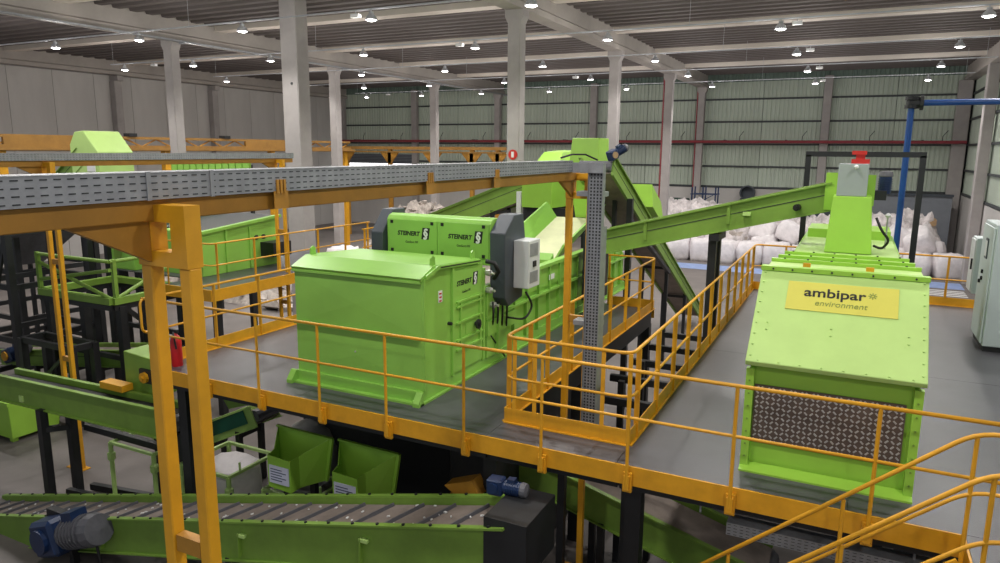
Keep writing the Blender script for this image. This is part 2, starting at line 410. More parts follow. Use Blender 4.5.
# black support steel
for y in (7.25, 10.2, 12.6, 14.8):
    MB().box(-9.4, HX0-.05, y-.08, y+.08, DZ-.33, DZ-.03).build('floor_beam', 'black_steel', pf)
for y in (7.25, 12.2, 15.0, 18.2):
    MB().box(HX1+.02, 5.4, y-.08, y+.08, DZ-.33, DZ-.03).build('floor_beam', 'black_steel', pf)
MB().box(HX0, HX1, 7.17, 7.33, DZ-.33, DZ-.03).build('floor_beam', 'black_steel', pf)
for x in (-9.2, -6.6, HX0-.1, HX1+.1, .8, 3.2):
    y1 = 14.8 if x < -3 else 18.2
    MB().box(x-.08, x+.08, 7.2, y1, DZ-.35, DZ-.03).build('floor_joist', 'black_steel', pf)
for x, ys_ in [(-9.2, (7.4, 10.2, 14.8)), (-6.6, (10.2, 14.8)), (HX0-.12, (7.5, 10.6, 14.8)), (HX1+.12, (7.5, 12.2, 15.0, 18.2)), (.8, (8.2, 12.2, 18.2)), (3.2, (7.4, 12.2, 18.2))]:
    for y in ys_:
        MB().box(x-.09, x+.09, y-.09, y+.09, 0, DZ-.33).build('support_leg', 'black_steel', pf)
# bracing seen through the opening
for y in (9.2, 10.6, 11.9, 13.2, 14.6, 16.0):
    MB().bar((HX0+.02, y, DZ-.55-.04*(y-9)), (HX1, y, DZ-.55-.04*(y-9)), .1, .12).build('cross_beam', 'black_steel', pf)
for y in (8.6, 10.0, 11.3, 12.6):
    MB().box(HX0+.35, HX0+.45, y-.05, y+.05, 0, 2.7).build('support_leg', 'black_steel', pf)
    MB().box(HX1-.5, HX1-.4, y+.5, y+.6, 0, 2.5).build('support_leg', 'black_steel', pf)

# ------------------------------------------------------------------ railings
RT, RM = 1.1, .58
def rail_thing(name, label, path, posts, top=RT, mid=RM, rad=.12, z0=DZ, post_shape='flat', bracket=None, r=.021, m='safety_yellow'):
    """path: plan polyline; posts: list of (x, y, along) at the deck"""
    t = thing(name, label, 'railing', (path[0][0], path[0][1], z0), 'yellow tube railings')
    z = z0
    MB().tube(arc_corner([(x, y, z+top) for x, y in path], rad), r, 8).build('top_rail', m, t, smooth=True)
    MB().tube(arc_corner([(x, y, z+mid) for x, y in path], rad), r*.85, 8).build('mid_rail', m, t, smooth=True)
    cache = {}
    for (x, y, ax) in posts:
        k = ax
        if k in cache:
            p0, o0 = cache[k]; clone(o0, (x-p0[0], y-p0[1], 0), t)
            if bracket:
                o1 = cache[k+'b'][1]; clone(o1, (x-p0[0], y-p0[1], 0), t)
            continue
        zb = z - (.2 if bracket else 0)
        mb = MB()
        if ax == 'x': mb.box(x-.024, x+.024, y-.007, y+.007, zb, z+top-.005)
        elif ax == 'y': mb.box(x-.03, x+.03, y-.01, y+.01, zb, z+top-.005)
        else: mb.tube([(x, y, zb), (x, y, z+top-.005)], .019, 8)
        cache[k] = ((x, y), mb.build('post', m, t))
        if bracket:
            b = MB(); b.box(x-.05, x+.05, y+bracket, y+bracket+.04, z-.28, z-.06)
            for dx in (-.028, .028):
                for dz in (-.25, -.1): b.lathe((x+dx, y+bracket, z+dz), [(.011, 0), (.011, .014), (0, .014)], 6, (0, -1, 0))
            b.box(x-.03, x+.03, y-.012, y+bracket+.01, z-.24, z-.08)
            cache[k+'b'] = ((x, y), b.build('foot_bracket', m, t))
    return t
RY = 6.98
rail_thing('railing', 'long yellow railing along the front edge of the deck', [(-9.5, RY), (2.6, RY)],
           [(x, RY, 'o') for x in (-9.3, -8.25, -7.2, -6.12, -5.05, -3.93, -2.93, -1.93, -.86, .38, 1.6)], bracket=.03)
rail_thing('railing', 'yellow railing with rounded corners around the deck opening', [(-4.75, 14.9), (HX0, 14.9), (HX0, HY0), (HX1, HY0), (HX1, 18.4), (-1.4, 18.4)],
           [(-4.7, 14.9, 'x')]+[(HX0, y, 'y') for y in (7.7, 8.35, 8.95, 9.9, 10.85, 11.8, 12.75, 13.7, 14.7)]+[(HX0+.13, HY0, 'x'), (HX0+.4, HY0, 'x'), (-2.42, HY0, 'x'), (HX1-.02, HY0, 'x')]+[(HX1, 7.85+i*.93, 'y') for i in range(12)], rad=.16)
rail_thing('railing', 'yellow railing at the rear deck edge in front of the white bags', [(-1.4, 18.4), (5.4, 18.4)], [(x, 18.4, 'x') for x in (-1.38, -.4, .8, 2.0, 3.2, 4.4)])
lr_ = rail_thing('railing', 'yellow railing along the left deck edge by the fire extinguisher', [(-9.46, 7.15), (-9.46, 14.9), (-7.5, 14.9)], [(-9.46, y, 'y') for y in (7.3, 8.3, 9.3, 10.3, 11.3, 12.4, 13.6, 14.8)]+[(-8.4, 14.9, 'x'), (-7.5, 14.9, 'x')])

MB().tube(arc_corner([(-9.46, 7.15, DZ+RT), (-9.46, 6.92, DZ+RT), (-9.46, 6.92, DZ+RM), (-9.46, 7.15, DZ+RM)], .1), .02, 8).build('end_loop', 'safety_yellow', lr_, smooth=True)

# ------------------------------------------------------------------ stair at the right with two handrails
st = thing('steel_stair', 'yellow railed steel stair descending in front of the deck at lower right', 'stair', (-.9, 6.3, 0))
sl = .846                                          # rise over run
xt = 1.1
for yy, nm in ((6.62, 'stringer'), (5.88, 'stringer')):
    MB().bar((xt+.0, yy, DZ-.1), (xt-DZ/sl+.1, yy, .05), .03, .22).build(nm, 'safety_yellow', st)
for i in range(15):
    z = DZ-.2*(i+1); x = xt-(.2*(i+1))/sl
    MB().box(x-.13, x+.13, 5.9, 6.6, z-.03, z).build('tread', 'galvanised', st)
def hand(y, x_end, t=st):
    for h, nm in ((RT, 'hand_rail'), (RM, 'mid_rail')):
        x0 = xt-.02
        MB().tube(arc_corner([(x_end, y, DZ+h), (x0, y, DZ+h), (xt-(DZ-.3)/sl, y, .3+h)], .18), .021 if h == RT else .018, 8).build(nm, 'safety_yellow', t, smooth=True)
    for k in (0.02, 1.0, 2.0, 3.0):
        x = xt-k*.95; z = DZ-k*.95*sl
        MB().tube([(x, y, z-.15), (x, y, z+RT-.02)], .018, 8).build('post', 'safety_yellow', t)
hand(6.7, 2.8); hand(5.86, 2.8)
for x in (1.5, 2.4):
    MB().tube([(x, 5.86, DZ-.15), (x, 5.86, DZ+RT)], .018, 8).build('post', 'safety_yellow', st)
# ================================================================== cable tray gantries
def slotted_side(mb, sl, x, y0, y1, z0, z1, rows=4, pitch=.05):
    mb.box(x-.002, x+.002, y0, y1, z0, z1)
def gantry(name, label, xc, y0, y1, ends, zt=6.2, w=.37):
    t = thing(name, label, 'gantry', (xc, y0, 0), 'cable tray gantries')
    bx_ = xc-.1
    MB().box(bx_-.05, bx_+.06, y0, y1, zt, zt+.11).build('beam', 'ochre', t, bevel=.005)  # darker ochre puts the tray's shade into the yellow beam's colour
    for ye in ends:
        xl, xr = xc-w/2, xc+w/2
        for x in (xl+.04, xr-.04):
            MB().box(x-.04, x+.04, ye-.04, ye+.04, 0, zt-.24).build('leg', 'safety_yellow', t, bevel=.006)
        # head plate with a square window
        hd = MB(); z0, z1 = zt-.24, zt+.085
        hd.box(xl, xl+.11, ye-.05, ye+.05, z0, z1); hd.box(xr-.11, xr, ye-.05, ye+.05, z0, z1)
        hd.box(xl+.11, xr-.11, ye-.05, ye+.05, z0, z0+.08); hd.box(xl+.11, xr-.11, ye-.05, ye+.05, z1-.09, z1)
        hd.build('head_frame', 'safety_yellow', t)
        for z in (4.27, 2.3, .6):
            MB().box(xl+.09, xr-.09, ye-.03, ye+.03, z, z+.1).build('cross_tie', 'ochre', t)
        MB().box(xl-.06, xr+.06, ye-.1, ye+.1, 0, .02).build('base_plate', 'safety_yellow', t)
        MB().prism([(ye-.05, zt), (ye-.5, zt), (ye-.05, zt-.22)], 'x', bx_-.02, bx_+.02).build('gusset', 'ochre', t)
    return t
GX = -3.21
g1 = gantry('tray_gantry', 'near yellow steel gantry on paired legs carrying the perforated cable tray', GX, .6, 8.9, (2.55, 8.8), zt=6.172)
TX = GX-.1
def cable_tray(name, label, xc, y0, y1, z0, h=.135, w=.2, drop=None, seams=()):
    t = thing(name, label, 'cable tray', (xc, (y0+y1)/2, z0), 'perforated cable trays')
    MB().box(xc-w/2, xc+w/2, y0, y1, z0, z0+.004).build('tray_floor', 'galvanised', t)
    for s in (-1, 1):
        p = MB().box(xc+s*w/2-.002, xc+s*w/2+.002, y0, y1, z0, z0+h).build('side_panel', 'galvanised', t)
    MB().box(xc-w/2-.004, xc+w/2+.004, y0, y1, z0+h, z0+h+.004).build('cover', 'galvanised', t)
    sl = MB(); n = int((y1-y0)/.062)
    for k in range(n):
        for r in range(4):
            ys_ = y0+.01+k*.062; zz = z0+.016+r*(h-.032)/3
            sl.box(xc+w/2+.0015, xc+w/2+.0032, ys_, ys_+.034, zz-.003, zz+.003)
    o = sl.build('slots', 'slot_dark', t, recalc=False); o['kind'] = 'stuff'
    for ys_ in seams:
        MB().box(xc+w/2-.001, xc+w/2+.008, ys_-.012, ys_+.012, z0-.003, z0+h+.006).build('joint_strip', 'galvanised', t)
    return t
tA = cable_tray('cable_tray', 'near perforated galvanised cable tray crossing the left half of the photo', TX, .6, 8.5, 6.284, seams=(2.45, 2.85, 5.2))
for i, y in enumerate((3.35, 5.1, 6.35)):
    cl = MB()
    for k in range(3): cl.box(TX+.1, TX+.112, y+k*.03-.009, y+k*.03+.009, 6.272, 6.357)
    cl.box(TX+.1, TX+.106, y-.03, y+.09, 6.177, 6.287)
    cl.build('tray_clamp', 'ochre', tA)
# vertical drop of the tray, in front of the right gantry leg
tv = thing('cable_tray', 'vertical perforated cable tray dropping from the gantry through the deck opening', 'cable tray', (-2.9, 8.6, 2.6), 'perforated cable trays')
MB().box(-3.0, -2.81, 8.55, 8.554, 2.6, 6.4).build('tray_floor', 'galvanised', tv)
MB().box(-3.004, -3.0, 8.5, 8.6, 2.6, 6.4).build('side_panel', 'galvanised', tv)
MB().box(-2.81, -2.806, 8.49, 8.72, 2.6, 5.6).build('side_panel', 'galvanised', tv)
MB().box(-2.81, -2.806, 8.49, 8.6, 5.6, 6.4).build('side_panel', 'galvanised', tv)
sl = MB()
for k in range(90):
    for r in range(4):
        z = 6.38-k*.042; x = -2.985+r*.043
        sl.box(x, x+.022, 8.547, 8.5505, z-.012, z+.012)
o = sl.build('slots', 'slot_dark', tv, recalc=False); o['kind'] = 'stuff'
el = MB().box(-3.5, -2.81, 8.5, 8.545, 6.275, 6.4).build('elbow', 'galvanised', tv)
MB().box(-3.17, -2.81, 8.56, 8.76, 5.98, 6.04).build('bracket', 'galvanised', tv)
MB().box(-3.17, -2.81, 8.56, 8.76, 4.3, 4.36).build('bracket', 'galvanised', tv)
MB().tube([(-3.25, 8.2, 6.46), (-3.2, 8.45, 6.5), (-3.1, 8.65, 6.5), (-2.95, 8.7, 6.43)], .012, 6).build('cable', 'rubber', tv)
# distant gantry on the left
GB = -13.9
g2 = gantry('tray_gantry', 'far yellow gantry on tall paired legs behind the dark machine stands', GB, 5.5, 15.2, (8.45, 14.6), zt=6.16)
tB = cable_tray('cable_tray', 'far thin cable tray on the left gantry below the wall cranes', GB-.1, 5.5, 15.2, 6.275, seams=(10.2, 12.6))
# ================================================================== sorting machine on the deck (left of the opening)
sm = thing('sorting_machine', 'fresh green sorting machine with hooded front box standing on the deck', 'sorting machine', (-6, 9, DZ))
X0, X1 = -7.08, -4.93
F = 'fresh_green'
MB().prism([(7.65, DZ+.16), (7.65, 4.9), (7.93, 5.0), (9.2, 4.93), (9.36, 4.7), (9.36, DZ+.16)], 'x', X0, X1).build('front_box', F, sm, bevel=.006)
# hood lid, a thin folded sheet proud of the box
MB().prism([(7.62, 4.86), (7.6, 4.9), (7.92, 5.03), (9.2, 4.96), (9.2, 4.935), (7.93, 5.0), (7.65, 4.885)], 'x', X0-.015, X1+.015).build('hood_lid', F, sm)
MB().box(X0-.01, X1+.0, 7.61, 7.65, 4.83, 4.865).build('drip_flange', F, sm)
MB().box(X0+.0, X1-.03, 7.6, 7.65, 4.07, 4.09).build('drip_flange', F, sm)
# shallow crossed creases of the front panel
fp = MB(); a = [(X0+.03, 7.65, 4.1), (X1-.03, 7.65, 4.1), (X1-.03, 7.65, 4.83), (X0+.03, 7.65, 4.83)]; c_ = (-6.0, 7.632, 4.46)
fp.add(a+[c_], [(0, 1, 4), (1, 2, 4), (2, 3, 4), (3, 0, 4)]); fp.build('front_panel', F, sm, recalc=False)
fp = MB(); a = [(X0+.03, 7.65, 3.4), (X1-.03, 7.65, 3.4), (X1-.03, 7.65, 4.06), (X0+.03, 7.65, 4.06)]; c_ = (-6.0, 7.635, 3.73)
fp.add(a+[c_], [(0, 1, 4), (1, 2, 4), (2, 3, 4), (3, 0, 4)]); fp.build('front_panel', F, sm, recalc=False)
MB().lathe((-6.02, 7.636, 3.78), [(.012, 0), (.012, .012), (0, .012)], 8, (0, -1, 0)).build('plug', 'steel', sm)
# base skid
MB().box(X0-.05, X1+.05, 7.52, 16.9, DZ, DZ+.03).build('skid_plate', F, sm)
MB().box(X0, X1, 7.6, 16.9, DZ+.03, DZ+.17).build('skid_frame', F, sm)
for x in (X0-.07, X1-.05):
    MB().prism([(7.47, DZ), (7.47, DZ+.05), (7.57, DZ+.18), (7.6, DZ+.18), (7.6, DZ)], 'x', x, x+.1).build('skid_foot', F, sm)
# lifting lugs
for x, y, z in ((X0+.04, 8.0, 5.02), (X1-.06, 8.0, 5.02), (X1-.06, 9.12, 4.96)):
    MB().prism([(y-.06, z), (y+.06, z), (y+.05, z+.1), (y, z+.13), (y-.05, z+.1)], 'x', x, x+.02).build('lifting_lug', F, sm)
# right side of the front box
S = X1
for y in (7.68, 8.42, 9.34): MB().box(S, S+.035, y-.025, y+.025, DZ+.17, 4.9 if y < 8 else 4.96 if y < 9 else 4.8).build('side_rib', F, sm)
MB().prism([(7.7, 4.93), (8.0, 5.02), (9.2, 4.95), (9.2, 4.9), (8.0, 4.97), (7.7, 4.88)], 'x', S, S+.05).build('side_trim', F, sm)
MB().prism([(8.05, 4.985), (9.18, 4.925), (9.18, 4.94), (8.05, 5.0)], 'x', S+.05, S+.054).build('seal_strip', 'rubber', sm)
dr = MB().box(S, S+.02, 8.47, 9.3, DZ+.2, 4.88).build('access_door', F, sm)
for z in (4.42, 4.35, 4.12, 3.86, 3.72): MB().box(S+.02, S+.05, 8.5, 9.27, z-.014, z+.014).build('door_rib', F, dr)
for y in (8.62, 9.2): MB().box(S+.02, S+.045, y-.016, y+.016, 3.72, 4.42).build('door_rib', F, dr)
MB().box(S+.02, S+.03, 8.78, 9.05, 3.9, 4.05).build('door_plate', F, dr)
MB().lathe((S+.02, 9.06, 4.0), [(.03, 0), (.03, .05), (.075, .05), (.075, .08), (.03, .08), (.03, .1), (0, .1)], 10, (1, 0, 0)).build('lock_wheel', 'black_steel', dr)
MB().lathe((S, 8.32, 4.16), [(.025, 0), (.025, .06), (0, .06)], 8, (1, 0, 0)).build('knob', 'rubber', sm)
st_ = MB().box(S, S+.004, 8.06, 8.16, 4.5, 4.66).build('warning_sticker', 'white', sm)
for z in (4.52, 4.57, 4.62): MB().box(S+.004, S+.006, 8.08, 8.14, z-.012, z+.012).build('sticker_print', 'red_paint', st_)
def logo(parent, origin, xd, yd, w, tag_line='GenSort FM'):
    """word mark, black square with a white S and a small line below; origin = lower left of the word"""
    xd, yd = Vector(xd), Vector(yd); o = Vector(origin); n = xd.cross(yd)
    text_part('brand_lettering', 'STEINERT', 'ink', parent, o, xd, yd, w*.085*1.3, width=w*.7, shear=.15, bold=.035)
    b0 = o + xd*(w*.74) - yd*(w*.08)
    mb = MB().hexa([b0, b0+xd*w*.22, b0+xd*w*.22+n*.003, b0+n*.003, b0+yd*w*.3+xd*w*.04, b0+xd*w*.26+yd*w*.3, b0+xd*w*.26+yd*w*.3+n*.003, b0+yd*w*.3+n*.003+xd*w*.04])
    sq = mb.build('brand_square', 'ink', parent)
    text_part('brand_symbol', chr(167), 'white', parent, b0+xd*w*.06+yd*w*.07+n*.003, xd, yd, w*.21, width=w*.14, shear=.1, depth=.004, bold=.03)
    text_part('model_lettering', tag_line, 'ink', parent, o + xd*w*.25 - yd*w*.2, xd, yd, w*.06, width=w*.38, shear=.1)
logo(sm, (S+.021, 8.53, 4.65), (0, 1, 0), (0, 0, 1), .62)
# sensor housing across the machine
HY = 9.65
hs = MB().prism([(HY, 4.78), (HY, 5.42), (HY+.05, 5.48), (HY+.14, 5.51), (HY+.85, 5.44), (HY+.9, 4.78)], 'x', -6.88, -4.95).build('sensor_housing', F, sm, bevel=.01)
for i, (a, b) in enumerate(((-6.86, -5.91), (-5.9, -4.98))):
    pn = MB().box(a, b, HY-.014, HY, 4.88, 5.42).build('sensor_panel', F, sm, bevel=.004)
    for x in (a+.09, b-.09):
        for z in (4.92, 5.38): MB().box(x-.025, x+.025, HY-.024, HY-.014, z-.025, z+.025).build('panel_latch', 'rubber', pn)
    logo(pn, (a+.2, HY-.016, 5.17), (1, 0, 0), (0, 0, 1), .62)
MB().prism([(HY-.12, 4.78), (HY-.12, 5.2), (HY+.2, 5.56), (HY+.55, 5.56), (HY+.6, 4.6)], 'x', -7.12, -6.89).build('end_cap', 'dark_grey', sm, bevel=.01)
MB().prism([(HY-.04, 4.3), (HY-.06, 5.3), (HY+.26, 5.56), (HY+.6, 5.56), (HY+.7, 5.1), (HY+.6, 4.22), (HY+.1, 4.15)], 'x', -4.94, -4.68).build('end_cap', 'dark_grey', sm, bevel=.01)
# hose and cable loops below the end cap
for k in range(4):
    y = 9.5+k*.16
    MB().tube(arc_corner([(-4.83, y, 4.25), (-4.8, y-.04, 4.05), (-4.86, y+.06, 3.9-.05*k), (-4.92, y+.1, 3.75)], .12), .016, 6).build('cable', 'rubber', sm, smooth=True)
MB().tube(arc_corner([(-4.62, 10.25, 4.3), (-4.55, 10.4, 4.05), (-4.6, 10.2, 3.85), (-4.8, 9.95, 3.92)], .12), .018, 6).build('cable', 'rubber', sm, smooth=True)
MB().tube(arc_corner([(-4.9, 9.5, 3.75), (-4.87, 9.75, 3.5), (-4.86, 10.0, 3.25)], .12), .012, 6).build('cable', 'rubber', sm, smooth=True)
for y, z in ((9.4, 4.72), (9.42, 4.45), (9.55, 4.2)):
    MB().lathe((-4.9, y, z), [(.04, 0), (.05, .03), (.05, .09), (.02, .1), (.02, .16), (0, .16)], 8, (1, -.2, 0)).build('connector', 'steel', sm)
MB().tube([(-4.88, 9.35, 4.9), (-4.75, 9.38, 4.88), (-4.7, 9.42, 4.75), (-4.8, 9.48, 4.62)], .035, 8).build('hose', 'rubber', sm, smooth=True)
# control box on the right end cap
cb = MB().box(-4.68, -4.42, 9.9, 10.34, 4.42, 5.17).build('control_box', 'cabinet_light', sm, bevel=.01)
for z0, z1 in ((4.92, 5.12), (4.5, 4.68)): MB().box(-4.42, -4.414, 9.95, 10.25, z0, z1).build('vent_grille', 'galvanised', cb)
MB().box(-4.42, -4.4, 10.06, 10.16, 4.75, 4.84).build('display', 'ink', cb)
# feed belt body behind the housing
MB().box(X0+.1, X1-.03, 9.36, 16.8, DZ+.17, 4.1).build('belt_body', F, sm)
MB().box(X1-.08, X1-.0, 9.36, 16.6, 4.1, 4.5).build('side_wall', F, sm)
MB().box(X0+.0, X0+.08, 9.36, 16.6, 4.1, 4.5).build('side_wall', F, sm)
MB().box(X1-.1, X1+.05, 10.4, 16.6, 4.46, 4.52).build('wall_flange', F, sm)
MB().box(X1-.1, X1+.05, 9.4, 16.8, 3.98, 4.02).build('wall_flange', F, sm)
MB().box(X1-.03, X1+.07, 9.4, 10.4, 3.72, 3.95).build('cable_duct', F, sm)
for i in range(13):
    y = 10.45+i*.5
    MB().box(X1-.03, X1+.03, y-.02, y+.02, DZ+.17, 3.98).build('side_rib', F, sm)
    MB().box(X1-.0, X1+.04, y-.02, y+.02, 4.02, 4.46).build('side_rib', F, sm)
MB().box(X0+.1, X1-.1, 10.4, 16.6, 4.1, 4.16).build('feed_belt', 'belt', sm)
MB().box(X1, X1+.04, 9.42, 9.75, DZ+.17, 4.4).build('side_post', F, sm)
MB().box(X1, X1+.1, 9.7, 9.78, DZ+.17, 4.2).build('side_post', F, sm)
for y in (11.9, 14.4):
    MB().box(X1+.031, X1+.036, y, y+.25, 4.2, 4.3).build('rating_plate', 'white', sm)
MB().tube(arc_corner([(X1-.05, 10.9, 4.5), (X1-.05, 10.9, 4.75), (X1-.4, 10.9, 4.78), (X1-.4, 10.9, 4.5)], .1), .025, 8).build('guard_hoop', F, sm, smooth=True)
# sloping feed tray at the rear with flared sides
MB().prism([(13.6, 4.2), (16.2, 4.95), (16.2, 4.9), (13.6, 4.15)], 'x', -6.5, -5.55).build('feed_tray', 'belt_cream', sm)
MB().prism([(13.5, 4.16), (13.5, 4.3), (13.7, 4.42), (13.7, 4.16)], 'x', -6.5, -5.55).build('tray_lip', F, sm)
MB().hexa([(-6.5, 13.6, 4.15), (-6.46, 13.6, 4.15), (-6.46, 16.2, 4.9), (-6.5, 16.2, 4.9), (-6.75, 13.7, 4.62), (-6.71, 13.7, 4.62), (-6.75, 16.2, 5.3), (-6.8, 16.2, 5.3)]).build('tray_side', F, sm)
MB().hexa([(-5.59, 13.6, 4.15), (-5.55, 13.6, 4.15), (-5.55, 16.2, 4.9), (-5.59, 16.2, 4.9), (-5.35, 13.7, 4.62), (-5.3, 13.7, 4.62), (-5.25, 16.2, 5.3), (-5.3, 16.2, 5.3)]).build('tray_side', F, sm)

# ================================================================== hooded shredding unit on the right of the deck
am = thing('hooded_machine', 'lime green hooded machine with sloping front, yellow sign and tread plate', 'machine', (-.05, 11, DZ))
A0, A1 = -.85, .75
LG = 'lime'
MB().prism([(7.66, DZ), (7.66, 4.4), (8.5, 5.2), (10.6, 5.1), (10.75, 4.93), (16.0, 4.93), (16.0, DZ)], 'x', A0+.02, A1-.02).build('body', LG, am)
MB().prism([(7.5, 4.42), (7.52, 4.37), (7.6, 4.37), (8.52, 5.2), (8.5, 5.27)], 'x', A0-.02, A1+.02).build('front_hood', 'lime_pale', am, bevel=.006)
MB().box(A0-.03, A1+.03, 8.44, 8.56, 5.235, 5.285).build('hood_hinge', LG, am)
def bolts(pts, parent, ax, m='lime_pale', r=.011, d=.012):
    b = None
    for p in pts:
        if b is None: b = MB().lathe(p, [(r, 0), (r, d), (0, d)], 6, ax).build('bolt', m, parent); p0 = Vector(p)
        else: clone(b, Vector(p)-p0, parent)
nrm = Vector((0, -.65, .76)).normalized()
def hp(x, t): return Vector((x, 7.5+(8.49-7.5)*t, 4.42+(5.268-4.42)*t))
bolts([hp(x, .06+.11*k) for x in (A0+.02, A1-.02) for k in range(9)], am, nrm)
bolts([hp(A0+.1+i*.2, .02) for i in range(8)], am, nrm)
bolts([hp(x, t) for x in (-.72, -.1, .6) for t in (.33, .4)], am, nrm)
bolts([(A0+.1+i*.2, 8.44, 5.26) for i in range(8)], am, (0, -1, 0), 'black_steel')
# sign on the hood
sg_x0, sg_x1 = -.57, .5
sgn = MB(); p0, p1, p2, p3 = hp(sg_x0, .56), hp(sg_x1, .56), hp(sg_x1, .86), hp(sg_x0, .86)
sgn.hexa([p0+nrm*.001, p1+nrm*.001, p2+nrm*.001, p3+nrm*.001, p0+nrm*.005, p1+nrm*.005, p2+nrm*.005, p3+nrm*.005])
sgo = sgn.build('brand_sign', 'sign_yellow', am)
up = (hp(0, 1)-hp(0, 0)).normalized()
text_part('brand_lettering', 'ambipar', 'ink', sgo, hp(-.4, .71)+nrm*.006, (1, 0, 0), up, .118, width=.6, bold=.018)
text_part('brand_lettering', 'environment', 'ink_green', sgo, hp(-.28, .62)+nrm*.006, (1, 0, 0), up, .072, width=.5, shear=.18)
cx = hp(.26, .765)+nrm*.006
lg = MB()
for k in range(8):
    a_ = math.pi/4*k; d = Vector((1, 0, 0))*math.cos(a_)+up*math.sin(a_)
    lg.bar(cx+d*.012, cx+d*.042, .01, .003, nrm)
lg.build('brand_emblem', 'ink_green', sgo)
# stepped cover plates on top
for i, (ya, yb, z) in enumerate(((8.58, 9.25, 5.2), (9.28, 9.9, 5.16), (9.93, 10.6, 5.12))):
    MB().box(A0+.0+.02*i, A1-.02*i, ya, yb, z, z+.03).build('cover_plate', LG if i % 2 else 'lime_pale', am, bevel=.006)
    MB().box(A0+.0+.02*i, A1-.02*i, yb-.03, yb+.03, z+.03, z+.07).build('cover_flange', LG, am)
    bolts([(A0+.15+k*.26, yb, z+.07) for k in range(6)], am, (0, 0, 1), 'black_steel', .014, .012)
for x in (-.42, .22):
    MB().box(x-.04, x+.04, 8.68, 8.72, 5.23, 5.31).build('hazard_sticker', 'safety_yellow', am)
MB().box(A0+.06, A1-.06, 10.65, 14.7, 4.9, 4.97).build('top_cover', 'lime_pale', am, bevel=.01)
MB().box(A0+.1, A1-.1, 14.8, 15.9, 4.93, 5.12).build('rear_cover', LG, am)
# recessed lower front with tread plate and side flanges
MB().box(A0-.01, A0+.07, 7.58, 7.66, DZ, 4.32).build('front_flange', LG, am)
MB().box(A1-.07, A1+.01, 7.58, 7.66, DZ, 4.32).build('front_flange', LG, am)
MB().prism([(7.5, DZ), (7.5, DZ+.02), (7.66, DZ+.06), (7.66, DZ)], 'x', A0-.01, A1+.01).build('bottom_flange', LG, am)
bolts([(x, 7.58, DZ+.15+k*.14) for x in (A0+.03, A1-.03) for k in range(8)], am, (0, -1, 0), 'dull_green')
tp = MB().box(A0+.08, A1-.12, 7.635, 7.655, 3.5, 4.14).build('tread_plate', 'tread_plate', am)
tz = MB(); nx, nz = 26, 12
for i in range(nx):
    for j in range(nz):
        x = A0+.11+(A1-.15-A0-.11)*i/(nx-1); z = 3.53+.58*j/(nz-1); s = 1 if (i+j) % 2 else -1
        d = Vector((.7, 0, .7*s)); c0 = Vector((x, 7.634, z))
        tz.bar(c0-d*.019, c0+d*.019, .015, .014, (0, 1, 0))
o = tz.build('tread_pattern', 'steel', tp, recalc=False); o['kind'] = 'stuff'  # bosses brighter than the plate, their glint is put into the colour
# feed chute
ch = MB().loft([(-.37, 12.45, 4.98), (.31, 12.45, 4.98), (.31, 13.3, 4.98), (-.37, 13.3, 4.98)], [(-.31, 12.55, 5.87), (.24, 12.55, 5.87), (.24, 13.2, 5.87), (-.31, 13.2, 5.87)]).build('feed_chute', LG, am, bevel=.008)
MB().box(-.27, .16, 12.56, 12.95, 5.87, 6.38).build('chute_box', 'box_grey', am, bevel=.01)
MB().lathe((-.02, 12.55, 6.33), [(.03, 0), (.035, .02), (.02, .04), (0, .045)], 10, (0, -1, 0)).build('indicator', 'white', am)
rv = MB().box(-.1, .16, 12.65, 12.9, 6.38, 6.45).build('valve_base', 'red_paint', am)
MB().box(-.04, .09, 12.7, 12.86, 6.45, 6.52).build('valve_body', 'red_paint', rv)
MB().box(-.1, .11, 12.68, 12.88, 6.52, 6.58).build('valve_cap', 'red_paint', rv)
MB().box(-.46, -.28, 13.2, 13.24, 5.6, 6.22).build('head_plate', LG, am)
MB().box(.16, .28, 13.0, 13.04, 5.7, 6.2).build('head_plate', LG, am)
MB().tube(arc_corner([(.33, 12.6, 5.55), (.42, 12.55, 5.35), (.55, 12.6, 5.2), (.45, 12.7, 5.05), (.33, 12.65, 5.1)], .12), .02, 6).build('hose', 'rubber', am, smooth=True)
MB().lathe((.52, 13.4, 5.5), [(.03, 0), (.05, .03), (.03, .06), (0, .07)], 10).build('beacon', 'white', am)
MB().tube([(.52, 13.4, 4.9), (.52, 13.4, 5.52)], .015, 6).build('beacon_stem', 'steel', am)
